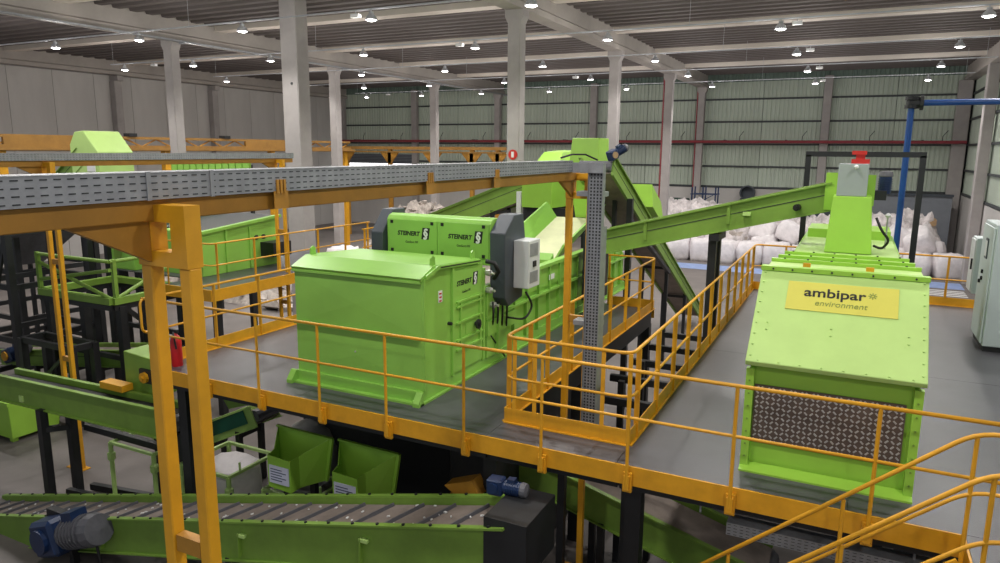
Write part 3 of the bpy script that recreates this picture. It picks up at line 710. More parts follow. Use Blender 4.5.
# ================================================================== conveyors
def conveyor(name, label, lo, hi, width, side_h, m, group='inclined conveyors', legs=(), belt='belt', cleats=0, seam=True, cover=False, leg_z=0, bolts_n=0, flange=.05, cleat_m='motor_grey', leg_m='black_steel', cleat_range=(0, 1)):
    """lo, hi: points on the belt centre line (top of the side frames)"""
    lo, hi = Vector(lo), Vector(hi); d = (hi-lo).normalized(); n = Vector((d.y, -d.x, 0)).normalized(); u = n.cross(d).normalized()
    if u.z < 0: u = -u
    L = (hi-lo).length
    t = thing(name, label, 'conveyor', (lo.x, lo.y, 0), group)
    for s in (-1, 1):
        e = n*(s*width/2)
        fr = MB().bar(lo+e-u*side_h/2, hi+e-u*side_h/2, .03, side_h, u).build('side_frame', m, t)
        MB().bar(lo+e*1.02+n*s*flange/2, hi+e*1.02+n*s*flange/2, flange+.03, .025, u).build('top_flange', m, fr)
        MB().bar(lo+e+n*s*flange/2-u*side_h, hi+e+n*s*flange/2-u*side_h, flange+.02, .02, u).build('bottom_flange', m, fr)
        if seam: MB().bar(lo+e+n*s*.018-u*side_h*.4, hi+e+n*s*.018-u*side_h*.4, .006, .014, u).build('seam_strip', 'slot_dark', fr)
    bl = MB().bar(lo-u*.1, hi-u*.1, width-.06, .02, u).build('belt', belt, t)
    MB().bar(lo-u*(side_h-.05), hi-u*(side_h-.05), width-.06, .02, u).build('return_belt', belt, t)
    if cover: MB().bar(lo+u*.05, hi+u*.05, width+.04, .02, u).build('cover', m, t)
    for p in (lo, hi):
        MB().lathe(p-u*side_h*.5-n*width*.48, [(.001, 0), (side_h*.3, 0), (side_h*.3, width*.96), (.001, width*.96)], 12, n).build('end_drum', 'motor_grey', t)
    if cleats:
        c0 = None
        for k in range(cleats):
            q = cleat_range[0]+(cleat_range[1]-cleat_range[0])*(k+.5)/cleats
            p = lo.lerp(hi, q)-u*.07
            if c0 is None:
                c0 = MB().bar(p-n*(width*.42)+d*.12, p+n*(width*.42)-d*.12, .025, .04, u).build('cleat', cleat_m, t); pc = p
            else: clone(c0, p-pc, t)
    for f in legs:
        p = lo.lerp(hi, f); zt = p.z-side_h
        for s in (-1, 1):
            e = n*(s*(width/2-.02)); 
            MB().box(p.x+e.x-.05, p.x+e.x+.05, p.y+e.y-.05, p.y+e.y+.05, leg_z, zt).build('leg', leg_m, t)
        a, b = p-n*(width/2-.02), p+n*(width/2-.02)
        MB().bar((a.x, a.y, zt-.1), (b.x, b.y, zt-.1), .08, .08).build('leg_tie', leg_m, t)
    return t, d, n, u
def gear_motor(name, label, c, axis, m='motor_blue', s=1.0, fan='motor_grey', wheel=None, tilt=None):
    c = Vector(c); ax = Vector(axis).normalized()
    t = thing(name, label, 'motor', c, 'gear motors')
    MB().lathe(c, [(.001, 0), (.11*s, 0), (.12*s, .04*s), (.12*s, .34*s), (.001, .34*s)], 14, ax).build('motor_body', m, t)
    side = ax.cross(Vector((0, 0, 1))).normalized(); upv = side.cross(ax).normalized()
    for k in range(6):
        p = c+ax*(.06+.045*k)*s
        MB().lathe(p, [(.1*s, 0), (.135*s, 0), (.135*s, .012*s), (.1*s, .012*s)], 14, ax).build('cooling_fin', m, t)
    MB().lathe(c+ax*.34*s, [(.13*s, 0), (.135*s, .02*s), (.12*s, .1*s), (.001, .12*s)], 14, ax).build('fan_cover', fan, t)
    bx = MB(); p = c+ax*.16*s+upv*.14*s
    bx.bar(p-ax*.07*s, p+ax*.07*s, .13*s, .08*s, upv).build('terminal_box', m, t)
    g = c-ax*.16*s
    MB().bar(g-ax*.14*s, g+ax*.16*s, .26*s, .3*s, upv).build('gear_case', m, t, bevel=.03*s)
    MB().lathe(g-side*.16*s, [(.001, 0), (.1*s, 0), (.1*s, .32*s), (.001, .32*s)], 12, side).build('gear_hub', wheel or m, t)
    return t
# conveyor rising to the feed chute of the hooded machine
c1, *_ = conveyor('belt_conveyor', 'green conveyor rising to the feed chute of the hooded machine', (-4.42, 13.6, 5.0), (-.36, 13.6, 6.05), .7, .45, 'dull_green', legs=())
OFFc = None
for x in (-2.24,):
    for y in (13.4, 13.85):
        MB().box(x-.1, x+.04, y-.07, y+.07, 0, 5.1).build('leg', 'black_steel', c1)
MB().box(-2.3, -2.14, 13.2, 14.0, 4.95, 5.08).build('leg_tie', 'black_steel', c1)
MB().box(-4.72, -4.45, 13.2, 14.0, 3.6, 4.95).build('tail_box', 'black_steel', c1)
MB().box(-4.7, -4.5, 13.3, 13.9, 0, 3.6).build('leg', 'black_steel', c1)
for x in (-3.5, -2.0):
    z = 5.0+(x+4.42)*.2586
    MB().box(x-.03, x+.03, 13.2, 13.235, z-.35, z-.02).build('splice_plate', 'dull_green', c1)
MB().box(-1.75, -1.62, 13.16, 13.235, 5.44, 5.5).build('lamp_bracket', 'lime_pale', c1)
MB().lathe((-.86, 13.2, 5.62), [(.06, 0), (.06, .1), (.03, .1), (.03, .14), (0, .14)], 10, (-.2, -1, 0)).build('pull_switch', 'rubber', c1)
gm = gear_motor('gear_motor', 'dark blue gear motor beside the grey box on the feed chute', (.42, 13.2, 5.9), (0, 0, 1), s=.8)
MB().box(.28, .45, 13.0, 13.4, 5.8, 5.95).build('mount', 'black_steel', gm)
# conveyor descending to the floor behind the sorting machine
c2, d2, n2, u2 = conveyor('belt_conveyor', 'green conveyor descending steeply behind the deck from the blue motor', (-5.4, 27.6, .62), (-5.4, 15.9, 6.38), .8, .42, 'dull_green', legs=(.25, .5))
MB().hexa([(-5.9, 19.2, 5.05), (-4.9, 19.2, 5.05), (-4.9, 20.6, 4.4), (-5.9, 20.6, 4.4), (-5.8, 19.4, 5.65), (-5.0, 19.4, 5.65), (-5.0, 20.5, 5.1), (-5.8, 20.5, 5.1)]).build('skirt_box', 'lime', c2)
MB().bar((-4.9, 17.0, 0), (-4.9, 17.0, 5.4), .14, .14).build('leg', 'black_steel', c2)
MB().bar((-4.9, 17.0, 4.9), (-4.9, 21.5, 2.9), .1, .1).build('brace', 'black_steel', c2)
gm = gear_motor('gear_motor', 'blue gear motor on top of the descending conveyor head', (-4.98, 15.95, 6.5), (.3, .5, .25), s=.75, wheel='cardboard', m='motor_blue')
hb = thing('discharge_hood', 'tall bright lime hood at the conveyor head above the cable tray', 'hood', (-5.8, 16.8, 4.1), 'conveyor discharge hoods')
MB().loft([(-6.22, 16.2, 6.2), (-5.48, 16.2, 6.2), (-5.48, 17.0, 6.2), (-6.22, 17.3, 6.2)], [(-6.18, 16.3, 6.84), (-5.5, 16.3, 6.84), (-5.5, 17.0, 6.84), (-6.18, 17.3, 6.84)]).build('hood_top', 'lime', hb, bevel=.01)
MB().loft([(-6.05, 16.3, 4.95), (-5.6, 16.3, 4.95), (-5.6, 17.1, 4.95), (-6.05, 17.1, 4.95)], [(-6.22, 16.2, 6.2), (-5.48, 16.2, 6.2), (-5.48, 17.0, 6.2), (-6.22, 17.3, 6.2)]).build('hood_chute', 'lime', hb)
for x in (-6.15, -5.35): MB().box(x-.05, x+.05, 17.15, 17.25, 3.2, 6.2).build('leg', 'black_steel', hb)
# conveyor on the left rear feeding a second hood
c3, *_ = conveyor('belt_conveyor', 'green conveyor rising behind the sensor housing to the wide hood', (-13.2, 20.0, 4.05), (-7.9, 20.0, 6.1), 1.2, .6, 'dull_green', legs=(.15, .62), cover=True)
ha = thing('discharge_hood', 'wide lime hood over a dark outlet, seen below the cable tray', 'hood', (-7.3, 18, 3.2), 'conveyor discharge hoods')
MB().loft([(-7.95, 17.3, 5.05), (-7.1, 17.3, 5.05), (-6.65, 18.2, 5.12), (-6.65, 19.4, 5.12), (-7.95, 19.4, 5.05)], [(-7.95, 17.3, 5.78), (-7.1, 17.3, 5.78), (-6.7, 18.2, 5.7), (-6.7, 19.4, 5.8), (-7.95, 19.4, 5.8)]).build('hood_skirt', 'lime', ha)
MB().loft([(-7.95, 17.3, 5.78), (-7.1, 17.3, 5.78), (-6.7, 18.2, 5.7), (-6.7, 19.4, 5.8), (-7.95, 19.4, 5.8)], [(-7.75, 18.3, 6.5), (-7.2, 18.3, 6.5), (-7.15, 18.6, 6.5), (-7.15, 19.4, 6.55), (-7.75, 19.4, 6.55)]).build('hood_top', 'lime', ha)
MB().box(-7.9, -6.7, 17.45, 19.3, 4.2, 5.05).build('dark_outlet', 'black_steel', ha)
for x in (-7.92, -6.68):
    for y in (17.5, 19.3): MB().box(x-.06, x+.06, y-.06, y+.06, 0, 5.1).build('leg', 'black_steel', ha)
MB().box(-8.16, -8.02, 17.4, 17.5, 4.55, 5.45).build('side_plate', 'white', ha)
# ================================================================== frames by the hooded machine
pt = thing('portal_frame', 'black steel portal frame standing over the rear of the hooded machine', 'frame', (.08, 15.3, DZ))
for x in (-.88, 1.06): MB().box(x-.05, x+.05, 15.25, 15.35, DZ, 6.5).build('post', 'black_steel', pt)
MB().box(-.93, 1.11, 15.25, 15.35, 6.47, 6.57).build('lintel', 'black_steel', pt)
for x in (-.92, 1.07): MB().box(x-.12, x+.12, 15.18, 15.42, DZ, DZ+.02).build('base_plate', 'black_steel', pt)
bp_ = thing('support_frame', 'blue painted pipe frame rising behind the hooded machine', 'frame', (.85, 16.5, DZ))
MB().tube([(.84, 16.5, DZ), (.84, 16.5, 7.52)], .06, 10).build('upright', 'blue_paint', bp_, smooth='auto')
MB().tube([(.84, 16.5, 7.52), (5.2, 16.5, 7.52)], .06, 10).build('cross_pipe', 'blue_paint', bp_, smooth='auto')
MB().tube([(5.1, 16.5, DZ), (5.1, 16.5, 7.52)], .06, 10).build('upright', 'blue_paint', bp_, smooth='auto')
MB().lathe((.84, 16.5, 7.42), [(.001, 0), (.13, 0), (.13, .06), (.1, .06), (.1, .16), (.13, .16), (.13, .22), (.001, .22)], 10).build('clamp', 'black_steel', bp_)
MB().lathe((.8, 16.5, 7.52), [(.001, 0), (.11, 0), (.11, .18), (.14, .18), (.14, .24), (.001, .24)], 10, (1, 0, 0)).build('clamp', 'black_steel', bp_)
# control cabinets at the right edge
cab = thing('control_cabinet', 'tall light grey control cabinet on a black plinth at the right edge', 'cabinet', (2.8, 14.9, DZ), 'control cabinets')
MB().box(2.18, 4.4, 14.3, 15.5, DZ+.09, 5.38).build('body', 'cabinet_grey', cab, bevel=.012)
MB().box(2.2, 4.38, 14.32, 15.48, DZ, DZ+.09).build('plinth', 'rubber', cab)
d_ = MB().box(2.15, 2.18, 14.36, 15.44, DZ+.13, 5.32).build('door', 'cabinet_grey', cab, bevel=.006)
MB().box(2.135, 2.15, 14.72, 14.95, 4.75, 5.1).build('meter_frame', 'dark_grey', d_)
MB().box(2.13, 2.136, 14.75, 14.92, 4.79, 5.06).build('meter_window', 'cabinet_light', d_)
for y, z in ((14.95, 4.5), (14.95, 4.38), (15.15, 4.3)): MB().lathe((2.15, y, z), [(.035, 0), (.035, .03), (0, .035)], 8, (-1, 0, 0)).build('switch', 'rubber', d_)
for x in (2.9, 3.7): 
    d2_ = MB().box(x-.36, x+.36, 14.27, 14.3, DZ+.13, 5.32).build('door', 'cabinet_grey', cab, bevel=.006)
    MB().box(x+.25, x+.3, 14.24, 14.27, 4.1, 4.35).build('handle', 'rubber', d2_)
cb2 = thing('control_cabinet', 'smaller light grey wall box behind the tall control cabinet', 'cabinet', (2.1, 16.2, DZ), 'control cabinets')
MB().box(2.12, 2.4, 15.75, 16.3, 3.95, 5.0).build('body', 'cabinet_grey', cb2, bevel=.01)
MB().box(2.095, 2.12, 15.78, 16.27, 3.99, 4.96).build('door', 'cabinet_light', cb2)
MB().box(2.07, 2.095, 15.85, 15.9, 4.4, 4.6).build('handle', 'rubber', cb2)
for x in (2.3, 2.36): MB().box(x-.03, x+.03, 16.0, 16.06, DZ, 3.95).build('stand_leg', 'galvanised', cb2)
# fire extinguisher on the deck
fe = thing('fire_extinguisher', 'red fire extinguisher standing at the left corner of the deck', 'fire extinguisher', (-9.22, 7.3, DZ))
MB().lathe((-9.22, 7.3, DZ), [(.001, 0), (.08, 0), (.085, .02), (.085, .4), (.06, .47), (.03, .5), (.03, .53), (.001, .53)], 14).build('cylinder', 'extinguisher_red', fe, smooth='auto')
MB().box(-9.26, -9.16, 7.28, 7.32, DZ+.53, DZ+.58).build('valve', 'black_steel', fe)
MB().tube(arc_corner([(-9.2, 7.25, DZ+.54), (-9.13, 7.2, DZ+.5), (-9.12, 7.22, DZ+.3)], .12), .014, 6).build('hose', 'rubber', fe)
# ================================================================== lower left: conveyors, bag frames, hoppers
slp = .236
c4, d4, n4, u4 = conveyor('cleated_conveyor', 'long green cleated conveyor across the bottom of the photo', (-13.9, 6.6, .05), (-3.0, 6.6, .05+slp*10.9), .74, .55, 'dull_green', legs=(.3, .62, .9), cleats=24, seam=False, flange=.05, cleat_range=(0, 1))
for k in range(26):
    pass
bo = None
for k in range(30):
    p = Vector((-13.9, 6.6, .05)).lerp(Vector((-3.0, 6.6, .05+slp*10.9)), (k+.5)/30)
    for s in (-1, 1):
        q = p + Vector((0, s*.41, 0)) + u4*.014
        if bo is None: bo = MB().lathe(q, [(.02, 0), (.02, .018), (0, .018)], 6, u4).build('flange_bolt', 'black_steel', c4); q0 = q
        else: clone(bo, q-q0, c4)
for x in (-9.8, -6.9, -4.9):
    z = .05+slp*(x+13.9)
    MB().bar((x, 6.205, z-.5), (x+.02, 6.205, z-.16), .02, .1, (0, 1, 0)).build('guide_bracket', 'dull_green', c4)
    MB().box(x, x+.12, 6.16, 6.215, z-.2, z-.16).build('belt_adjuster', 'lime_pale', c4)
# waste flakes on the belt
wf = MB(); rnd = random.Random(3)
for k in range(90):
    f = rnd.random(); y = 6.6+(rnd.random()-.5)*.6
    p = Vector((-13.9, y, .05)).lerp(Vector((-3.0, y, .05+slp*10.9)), f)-u4*.075; s = rnd.uniform(.008, .024)
    a = rnd.random()*3
    wf.bar(p-Vector((math.cos(a), math.sin(a), slp*math.cos(a)))*s, p+Vector((math.cos(a), math.sin(a), slp*math.cos(a)))*s, s*1.2, .014, u4)
o = wf.build('waste_flakes', 'white', c4, recalc=False); o['kind'] = 'stuff'
gm = gear_motor('gear_motor', 'big grey and blue gear motor on the side of the cleated conveyor', (-10.35, 6.02, .72), (.95, 0, .32), m='motor_grey', s=1.9)
for ch in gm.children:
    if ch.name.startswith(('gear', 'terminal')): ch.data.materials[0] = MATS['motor_blue']
MB().box(-10.95, -10.4, 6.08, 6.2, .3, .95).build('mount', 'black_steel', gm)
MB().tube(arc_corner([(-9.85, 5.95, 1.12), (-9.6, 5.95, 1.0), (-9.52, 5.95, .6), (-9.5, 6.0, .1)], .12), .022, 6).build('cable', 'rubber', gm, smooth=True)
MB().box(-3.25, -2.75, 6.2, 7.0, 2.05, 2.7).build('end_shade_box', 'black_steel', c4)  # dark box added around the drum, stands in for shade at the belt end
# motor and boxes at the dark upper end
hm = gear_motor('gear_motor', 'dark blue motor in the shade at the conveyor end under the deck', (-3.3, 6.8, 2.76), (1, 0, .05), s=.65)
ow = thing('drive_guard', 'ochre yellow drive guard at the shaded end of the cleated conveyor', 'guard', (-3.6, 7.3, 2.0))
MB().box(-4.3, -3.75, 7.25, 7.45, 1.9, 2.25).build('guard_box', 'ochre', ow, bevel=.02)
MB().prism([(-4.35, 2.35), (-3.95, 2.5), (-3.85, 2.3), (-4.2, 2.26)], 'y', 7.22, 7.45).build('guard_flap', 'ochre', ow)
MB().lathe((-3.4, 7.25, 2.2), [(.001, 0), (.14, 0), (.16, .04), (.16, .12), (.001, .12)], 12, (0, -1, 0)).build('guard_wheel', 'ochre', ow)
MB().box(-4.1, -3.95, 7.28, 7.4, 0, 1.9).build('stand_leg', 'black_steel', ow)
# second conveyor, level, at mid left
Y5 = 7.65
c5, *_ = conveyor('belt_conveyor', 'green level conveyor on black legs at the left, above the bag frames', (-14.6, Y5, 2.2), (-9.75, Y5, 2.3), .36, .5, 'dull_green', legs=(), seam=False, belt='rubber')
for x, y in ((-13.15, 7.42), (-12.87, 7.78)):
        MB().box(x-.07, x+.07, y-.07, y+.07, 0, 1.75).build('leg', 'black_steel', c5)
MB().bar((-13.15, 7.42, 1.35), (-12.87, 7.78, 1.35), .1, .1).build('leg_tie', 'black_steel', c5)
MB().bar((-12.7, 7.94, 1.32), (-9.9, 7.94, 1.32), .1, .12).build('side_rail', 'black_steel', c5)
MB().bar((-12.7, 7.94, .1), (-9.9, 8.4, .1), .1, .12).build('floor_rail', 'black_steel', c5)
MB().bar((-12.9, 7.6, .1), (-9.9, 8.0, .1), .1, .12).build('floor_rail', 'black_steel', c5)
MB().box(-10.1, -9.9, 7.85, 8.03, 0, 1.8).build('leg', 'black_steel', c5)
MB().box(-13.6, -13.5, 7.3, 7.33, 1.86, 1.98).build('belt_adjuster', 'lime_pale', c5)
MB().box(-11.8, -11.2, 7.7, 7.92, 2.3, 2.42).build('belt_scraper', 'safety_yellow', c5)
hh = thing('chute_box', 'green chute box with a yellow bearing above the level conveyor', 'chute', (-11.2, 8.1, 2.3))
MB().prism([(-11.5, 2.95), (-10.2, 2.85), (-10.2, 2.4), (-10.9, 2.12), (-11.5, 2.25)], 'y', 8.0, 8.5).build('body', 'dull_green', hh, bevel=.01)
MB().box(-11.05, -10.75, 7.95, 8.0, 2.45, 2.7).build('bearing_plate', 'black_steel', hh)
MB().lathe((-10.9, 7.95, 2.56), [(.001, 0), (.1, 0), (.1, .05), (.04, .05), (.04, .09), (.001, .09)], 8, (0, -1, 0)).build('bearing', 'safety_yellow', hh)
for x in (-11.3, -10.4): MB().box(x-.05, x+.05, 8.35, 8.45, 0, 2.4).build('leg', 'black_steel', hh)
# conveyor behind with blue motor
c6, *_ = conveyor('belt_conveyor', 'low green conveyor at the far left with a small blue motor', (-21.2, 11.38, .9), (-15.7, 11.38, 1.62), .7, .42, 'dull_green', legs=(.3, .8))
gm = gear_motor('gear_motor', 'small blue motor with orange wheel on the low left conveyor', (-20.1, 10.85, 1.0), (1, 0, .4), s=1.3, wheel='safety_yellow')
# teal sided short conveyor
c7, *_ = conveyor('belt_conveyor', 'short conveyor with dark teal side sheet beside the yellow gantry legs', (-11.6, 9.6, .95), (-9.85, 9.6, 1.75), .6, .4, 'lime_pale', legs=(.2, .8), seam=False)
MB().bar((-11.5, 9.26, .85), (-9.95, 9.26, 1.56), .01, .3, (-.42, 0, .9)).build('side_sheet', 'teal_tarp', c7)
# bag filling frames
def bag_frame(x0, x1, y0, y1, zt, label, bag=None, bag_label=None):
    t = thing('bag_frame', label, 'bag frame', ((x0+x1)/2, (y0+y1)/2, 0), 'bag filling frames')
    for x in (x0, x1):
        for y in (y0, y1):
            lg = MB().tube([(x, y, 0), (x, y, zt)], .04, 8).build('leg', 'lime_pale', t)
            MB().lathe((x, y, zt-.34), [(.041, 0), (.07, .02), (.07, .14), (.041, .16)], 8).build('clamp', 'lime_pale', lg)
    for a, b in (((x0, y0), (x1, y0)), ((x1, y0), (x1, y1)), ((x1, y1), (x0, y1)), ((x0, y1), (x0, y0))):
        MB().bar((a[0], a[1], zt), (b[0], b[1], zt), .05, .05).build('top_bar', 'lime_pale', t)
    for a, b in (((x0, y0), (x1, y0)), ((x0, y1), (x1, y1))):
        MB().bar((a[0], a[1], .08), (b[0], b[1], .08), .04, .05).build('foot_bar', 'lime_pale', t)
    for x in (x0, x1): MB().tube([(x, y0+.25, zt), (x, y0+.25, zt+.16)], .02, 6).build('hook_post', 'lime_pale', t)
    if bag:
        mb = MB(); N = 24; rows = []
        rb = random.Random(int(x0*10))
        cx, cy = (x0+x1)/2, (y0+y1)/2; hx, hy = (x1-x0)/2-.07, (y1-y0)/2-.07
        for k, z in enumerate((.02, .1, .35, .6, .85, 1.05, zt-.06)):
            ring = []
            f = (.86, .96, 1, 1.0, .98, .93, .9)[k]
            for i in range(N):
                a = 2*math.pi*i/N; ca, sa = math.cos(a), math.sin(a); p = 4
                r = (abs(ca)**p+abs(sa)**p)**(-1/p)*f*(1+rb.uniform(-.03, .03))
                ring.append((cx+ca*r*hx, cy+sa*r*hy, z+rb.uniform(-.02, .02)))
            rows.append(ring)
        for ring in rows: mb.v += ring
        for j in range(len(rows)-1):
            for i in range(N): mb.f.append((j*N+i, j*N+(i+1) % N, (j+1)*N+(i+1) % N, (j+1)*N+i))
        mb.f.append(tuple(range(N-1, -1, -1)))
        # slumped top
        n0 = len(mb.v); mb.v.append((cx+.1, cy, zt-.28))
        for i in range(N): mb.f.append(((len(rows)-1)*N+i, (len(rows)-1)*N+(i+1) % N, n0))
        o = mb.build('bulk_bag', bag, None, smooth=True); tag(o, bag_label, 'bag', 'bulk bags in frames')
    return t
bag_frame(-11.75, -10.6, 7.76, 8.7, 1.25, 'empty pale green bag frame left of the yellow gantry legs')
bag_frame(-9.85, -8.75, 7.72, 8.75, 1.25, 'pale green bag frame holding a full white bag', 'bag_white', 'white bulk bag hanging in the pale green frame')
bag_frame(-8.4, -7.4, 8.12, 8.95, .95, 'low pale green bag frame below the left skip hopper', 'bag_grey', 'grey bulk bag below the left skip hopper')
gb = thing('bulk_bag', 'grey slumped bulk bag behind the framed white bag', 'bag', (-8.6, 9.5, 0), 'bulk bags in frames')
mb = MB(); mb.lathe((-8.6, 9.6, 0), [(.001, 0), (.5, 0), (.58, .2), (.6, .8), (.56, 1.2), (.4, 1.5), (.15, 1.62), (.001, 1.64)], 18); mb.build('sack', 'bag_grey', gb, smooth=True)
# skip hoppers
def skip(a, label):
    t = thing('skip_hopper', label, 'hopper', (a+.5, 7.9, 0), 'skip hoppers under the deck')
    y0 = 7.42; y1 = 7.98
    mb = MB()
    P = [(a, y0, 1.52), (a+.43, y0, 1.5), (a+.43, y0, 2.0), (a, y0, 2.02)]                # front box face
    Q = [(a-.3, y1, 1.55), (a+.6, y1, 1.5), (a+.69, y1+.05, 2.18), (a-.36, y1+.05, 2.2)]   # rear opening
    R = [(a+.42, y0+.2, 1.5), (a+.42, y0+.2, 2.0), (a-.06, y0+.2, 2.02)]
    mb.add(P+Q+R, [(0, 1, 2, 3), (0, 4, 5, 8, 1), (1, 8, 9, 2), (8, 5, 6, 9), (4, 7, 6, 5), (0, 3, 10, 7, 4)])
    o = mb.build('bucket', 'lime', t, recalc=True); md = o.modifiers.new('thickness', 'SOLIDIFY'); md.thickness = .018; md.offset = 0
    MB().bar((a-.38, y1+.05, 2.2), (a+.72, y1+.05, 2.18), .05, .03).build('rim', 'lime', t)
    MB().bar((a+.72, y1+.05, 2.19), (a+.63, y1, 1.5), .05, .05).build('rim', 'lime', t)
    lb = MB().box(a+.03, a+.41, y0-.02, y0-.01, 1.6, 1.88).build('paper_label', 'paper_label', t)
    for k in range(5): MB().box(a+.06, a+(.36 if k % 2 else .28), y0-.023, y0-.02, 1.65+k*.042, 1.662+k*.042).build('print_line', 'motor_blue', lb)
    for x in (a-.1, a+.45): MB().box(x-.05, x+.05, 7.86, 7.94, 0, 1.54).build('stand_leg', 'black_steel', t)
    return t
skip(-7.55, 'left green skip hopper with white label under the deck edge')
skip(-6.32, 'right green skip hopper with white label under the deck edge')
# dark machinery in the shade below the deck
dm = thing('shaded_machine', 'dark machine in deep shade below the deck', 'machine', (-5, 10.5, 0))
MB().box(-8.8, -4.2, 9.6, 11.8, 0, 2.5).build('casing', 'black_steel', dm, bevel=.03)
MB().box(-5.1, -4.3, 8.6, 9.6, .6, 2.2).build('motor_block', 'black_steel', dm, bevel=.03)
MB().prism([(-9.3, 2.75), (-8.4, 2.75), (-8.5, 2.45), (-8.95, 2.3)], 'y', 8.0, 8.1).build('gusset', 'dull_green', dm)
# conveyor below the deck, going down to the right
c8, *_ = conveyor('belt_conveyor', 'dark green conveyor below the deck edge beside the ladder legs', (-.6, 9.85, .95), (-4.4, 9.85, 2.0), .9, .5, 'dull_green', legs=(.3, .62), seam=False)
# perforated tray hung below the deck
th = cable_tray('cable_tray', 'perforated cable tray hung in the shade under the right deck edge', 0, 0, 3.6, 0)
th.rotation_euler = (0, 0, math.radians(-90)); th.location = (-.9+1.8, 7.3, 2.6)
for x in (-.4, 1.6): MB().box(-.005, .005, x+.1, x+.12, .13, .28).build('hanger', 'galvanised', th)
# ================================================================== left rear plant
# walkway platform
wp = thing('walkway_platform', 'raised yellow edged walkway beside the green sorting plant at the left', 'platform', (-15.5, 14.5, 0))
MB().box(-18.5, -15.2, 12.7, 18, DZ-.03, DZ).build('deck_plate', 'deck_grey', wp)
MB().box(-15.19, -13.4, 11.7, 18, DZ-.03, DZ).build('deck_plate', 'deck_grey', wp)
MB().box(-13.4, -13.37, 11.7, 18, DZ-.25, DZ+.03).build('edge_fascia', 'safety_yellow', wp)
MB().box(-15.19, -13.4, 11.67, 11.7, DZ-.25, DZ+.03).build('edge_fascia', 'safety_yellow', wp)
for x in (-18.2, -13.6):
    for y in ((12.9 if x < -15 else 12.0), 15.2, 17.6): MB().box(x-.08, x+.08, y-.08, y+.08, 0, DZ-.03).build('support_leg', 'black_steel', wp)
rail_thing('railing', 'yellow railing of the left walkway in front of the green hopper', [(-13.5, 18), (-13.5, 11.85), (-15.1, 11.85)], [(-13.5, y, 'y') for y in (12, 13.2, 14.4, 15.6, 16.8, 17.9)]+[(x, 11.85, 'x') for x in (-14.3, -15.05)], rad=.15)
rail_thing('railing', 'short yellow railing beside the large grey column base', [(-12.4, 16.2), (-12.4, 18.6), (-10.6, 18.6)], [(-12.4, y, 'y') for y in (16.3, 17.4, 18.5)]+[(-10.7, 18.6, 'x')])
MB  # (kept simple)
wq = thing('walkway_platform', 'small yellow edged landing behind the sorting machine', 'platform', (-11.5, 17.4, 0))
MB().box(-12.5, -10.5, 16.1, 18.7, DZ-.03, DZ).build('deck_plate', 'deck_grey', wq)
MB().box(-12.5, -10.5, 16.07, 16.1, DZ-.25, DZ+.03).build('edge_fascia', 'safety_yellow', wq)
MB().box(-12.53, -12.5, 16.1, 18.7, DZ-.25, DZ+.03).build('edge_fascia', 'safety_yellow', wq)
for x in (-12.3, -10.7):
    for y in (16.3, 18.5): MB().box(x-.08, x+.08, y-.08, y+.08, 0, DZ-.03).build('support_leg', 'black_steel', wq)
# green feed hopper on the walkway
gh = thing('feed_hopper', 'green open feed hopper behind the left walkway railing', 'hopper', (-16.3, 14.3, DZ))
FG = 'fresh_green'
for y0, y1, z0, z1 in ((12.95, 15.75, 4.36, 4.6),):
    MB().loft([(-17.4, y0+.1, DZ), (-15.1, y0, DZ), (-15.1, y1, DZ), (-17.4, y1, DZ)], [(-17.4, y0+.1, z0), (-15.1, y0, z0), (-15.1, y1, z1), (-17.4, y1, z1)]).build('body', FG, gh, bevel=.01)
    MB().bar((-15.08, y0-.03, z0), (-15.08, y1+.03, z1), .14, .08).build('rim', FG, gh)
    MB().bar((-17.4, y0-.03, z0+.25), (-17.4, y1+.03, z1+.35), .14, .1).build('rim', FG, gh)
    MB().hexa([(-17.3, y0+.3, z0+.01), (-15.2, y0+.3, z0+.01), (-15.2, y1-.1, z1+.0), (-17.3, y1-.1, z1), (-17.3, y0+.3, z0+.05), (-15.2, y0+.3, z0+.03), (-15.2, y1-.1, z1+.02), (-17.3, y1-.1, z1+.05)]).build('interior_shade_slab', 'black_steel', gh)  # black slab on the closed top stands in for the shaded interior
    MB().hexa([(-17.42, y0, z0), (-17.36, y0, z0), (-17.36, y1, z1), (-17.42, y1, z1), (-17.42, y0, z0+.25), (-17.36, y0, z0+.25), (-17.36, y1, z1+.35), (-17.42, y1, z1+.35)]).build('rear_wall', FG, gh)
for y in (13.75, 14.6): MB().box(-15.1, -15.05, y-.03, y+.03, DZ+.02, 4.38).build('side_rib', FG, gh)
for y in (14.85, 15.12): MB().lathe((-15.1, y, 4.05), [(.001, 0), (.07, 0), (.07, .03), (.001, .03)], 12, (1, 0, 0)).build('port_hole', 'black_steel', gh)
MB().box(-15.1, -14.6, 15.0, 15.7, 3.5, 3.9).build('drive_box', 'black_steel', gh)
g9 = thing('machine_cabinet', 'green machine cabinet with white plate behind the near gantry leg', 'machine', (-17.9, 13.2, DZ))
MB().box(-18.45, -17.5, 12.75, 13.7, DZ, 4.4).build('body', FG, g9, bevel=.02)
MB().box(-17.9, -17.6, 12.735, 12.75, 4.1, 4.22).build('name_plate', 'white', g9)
MB().box(-18.3, -18.0, 12.73, 12.75, 3.5, 4.2).build('panel', 'dull_green', g9)
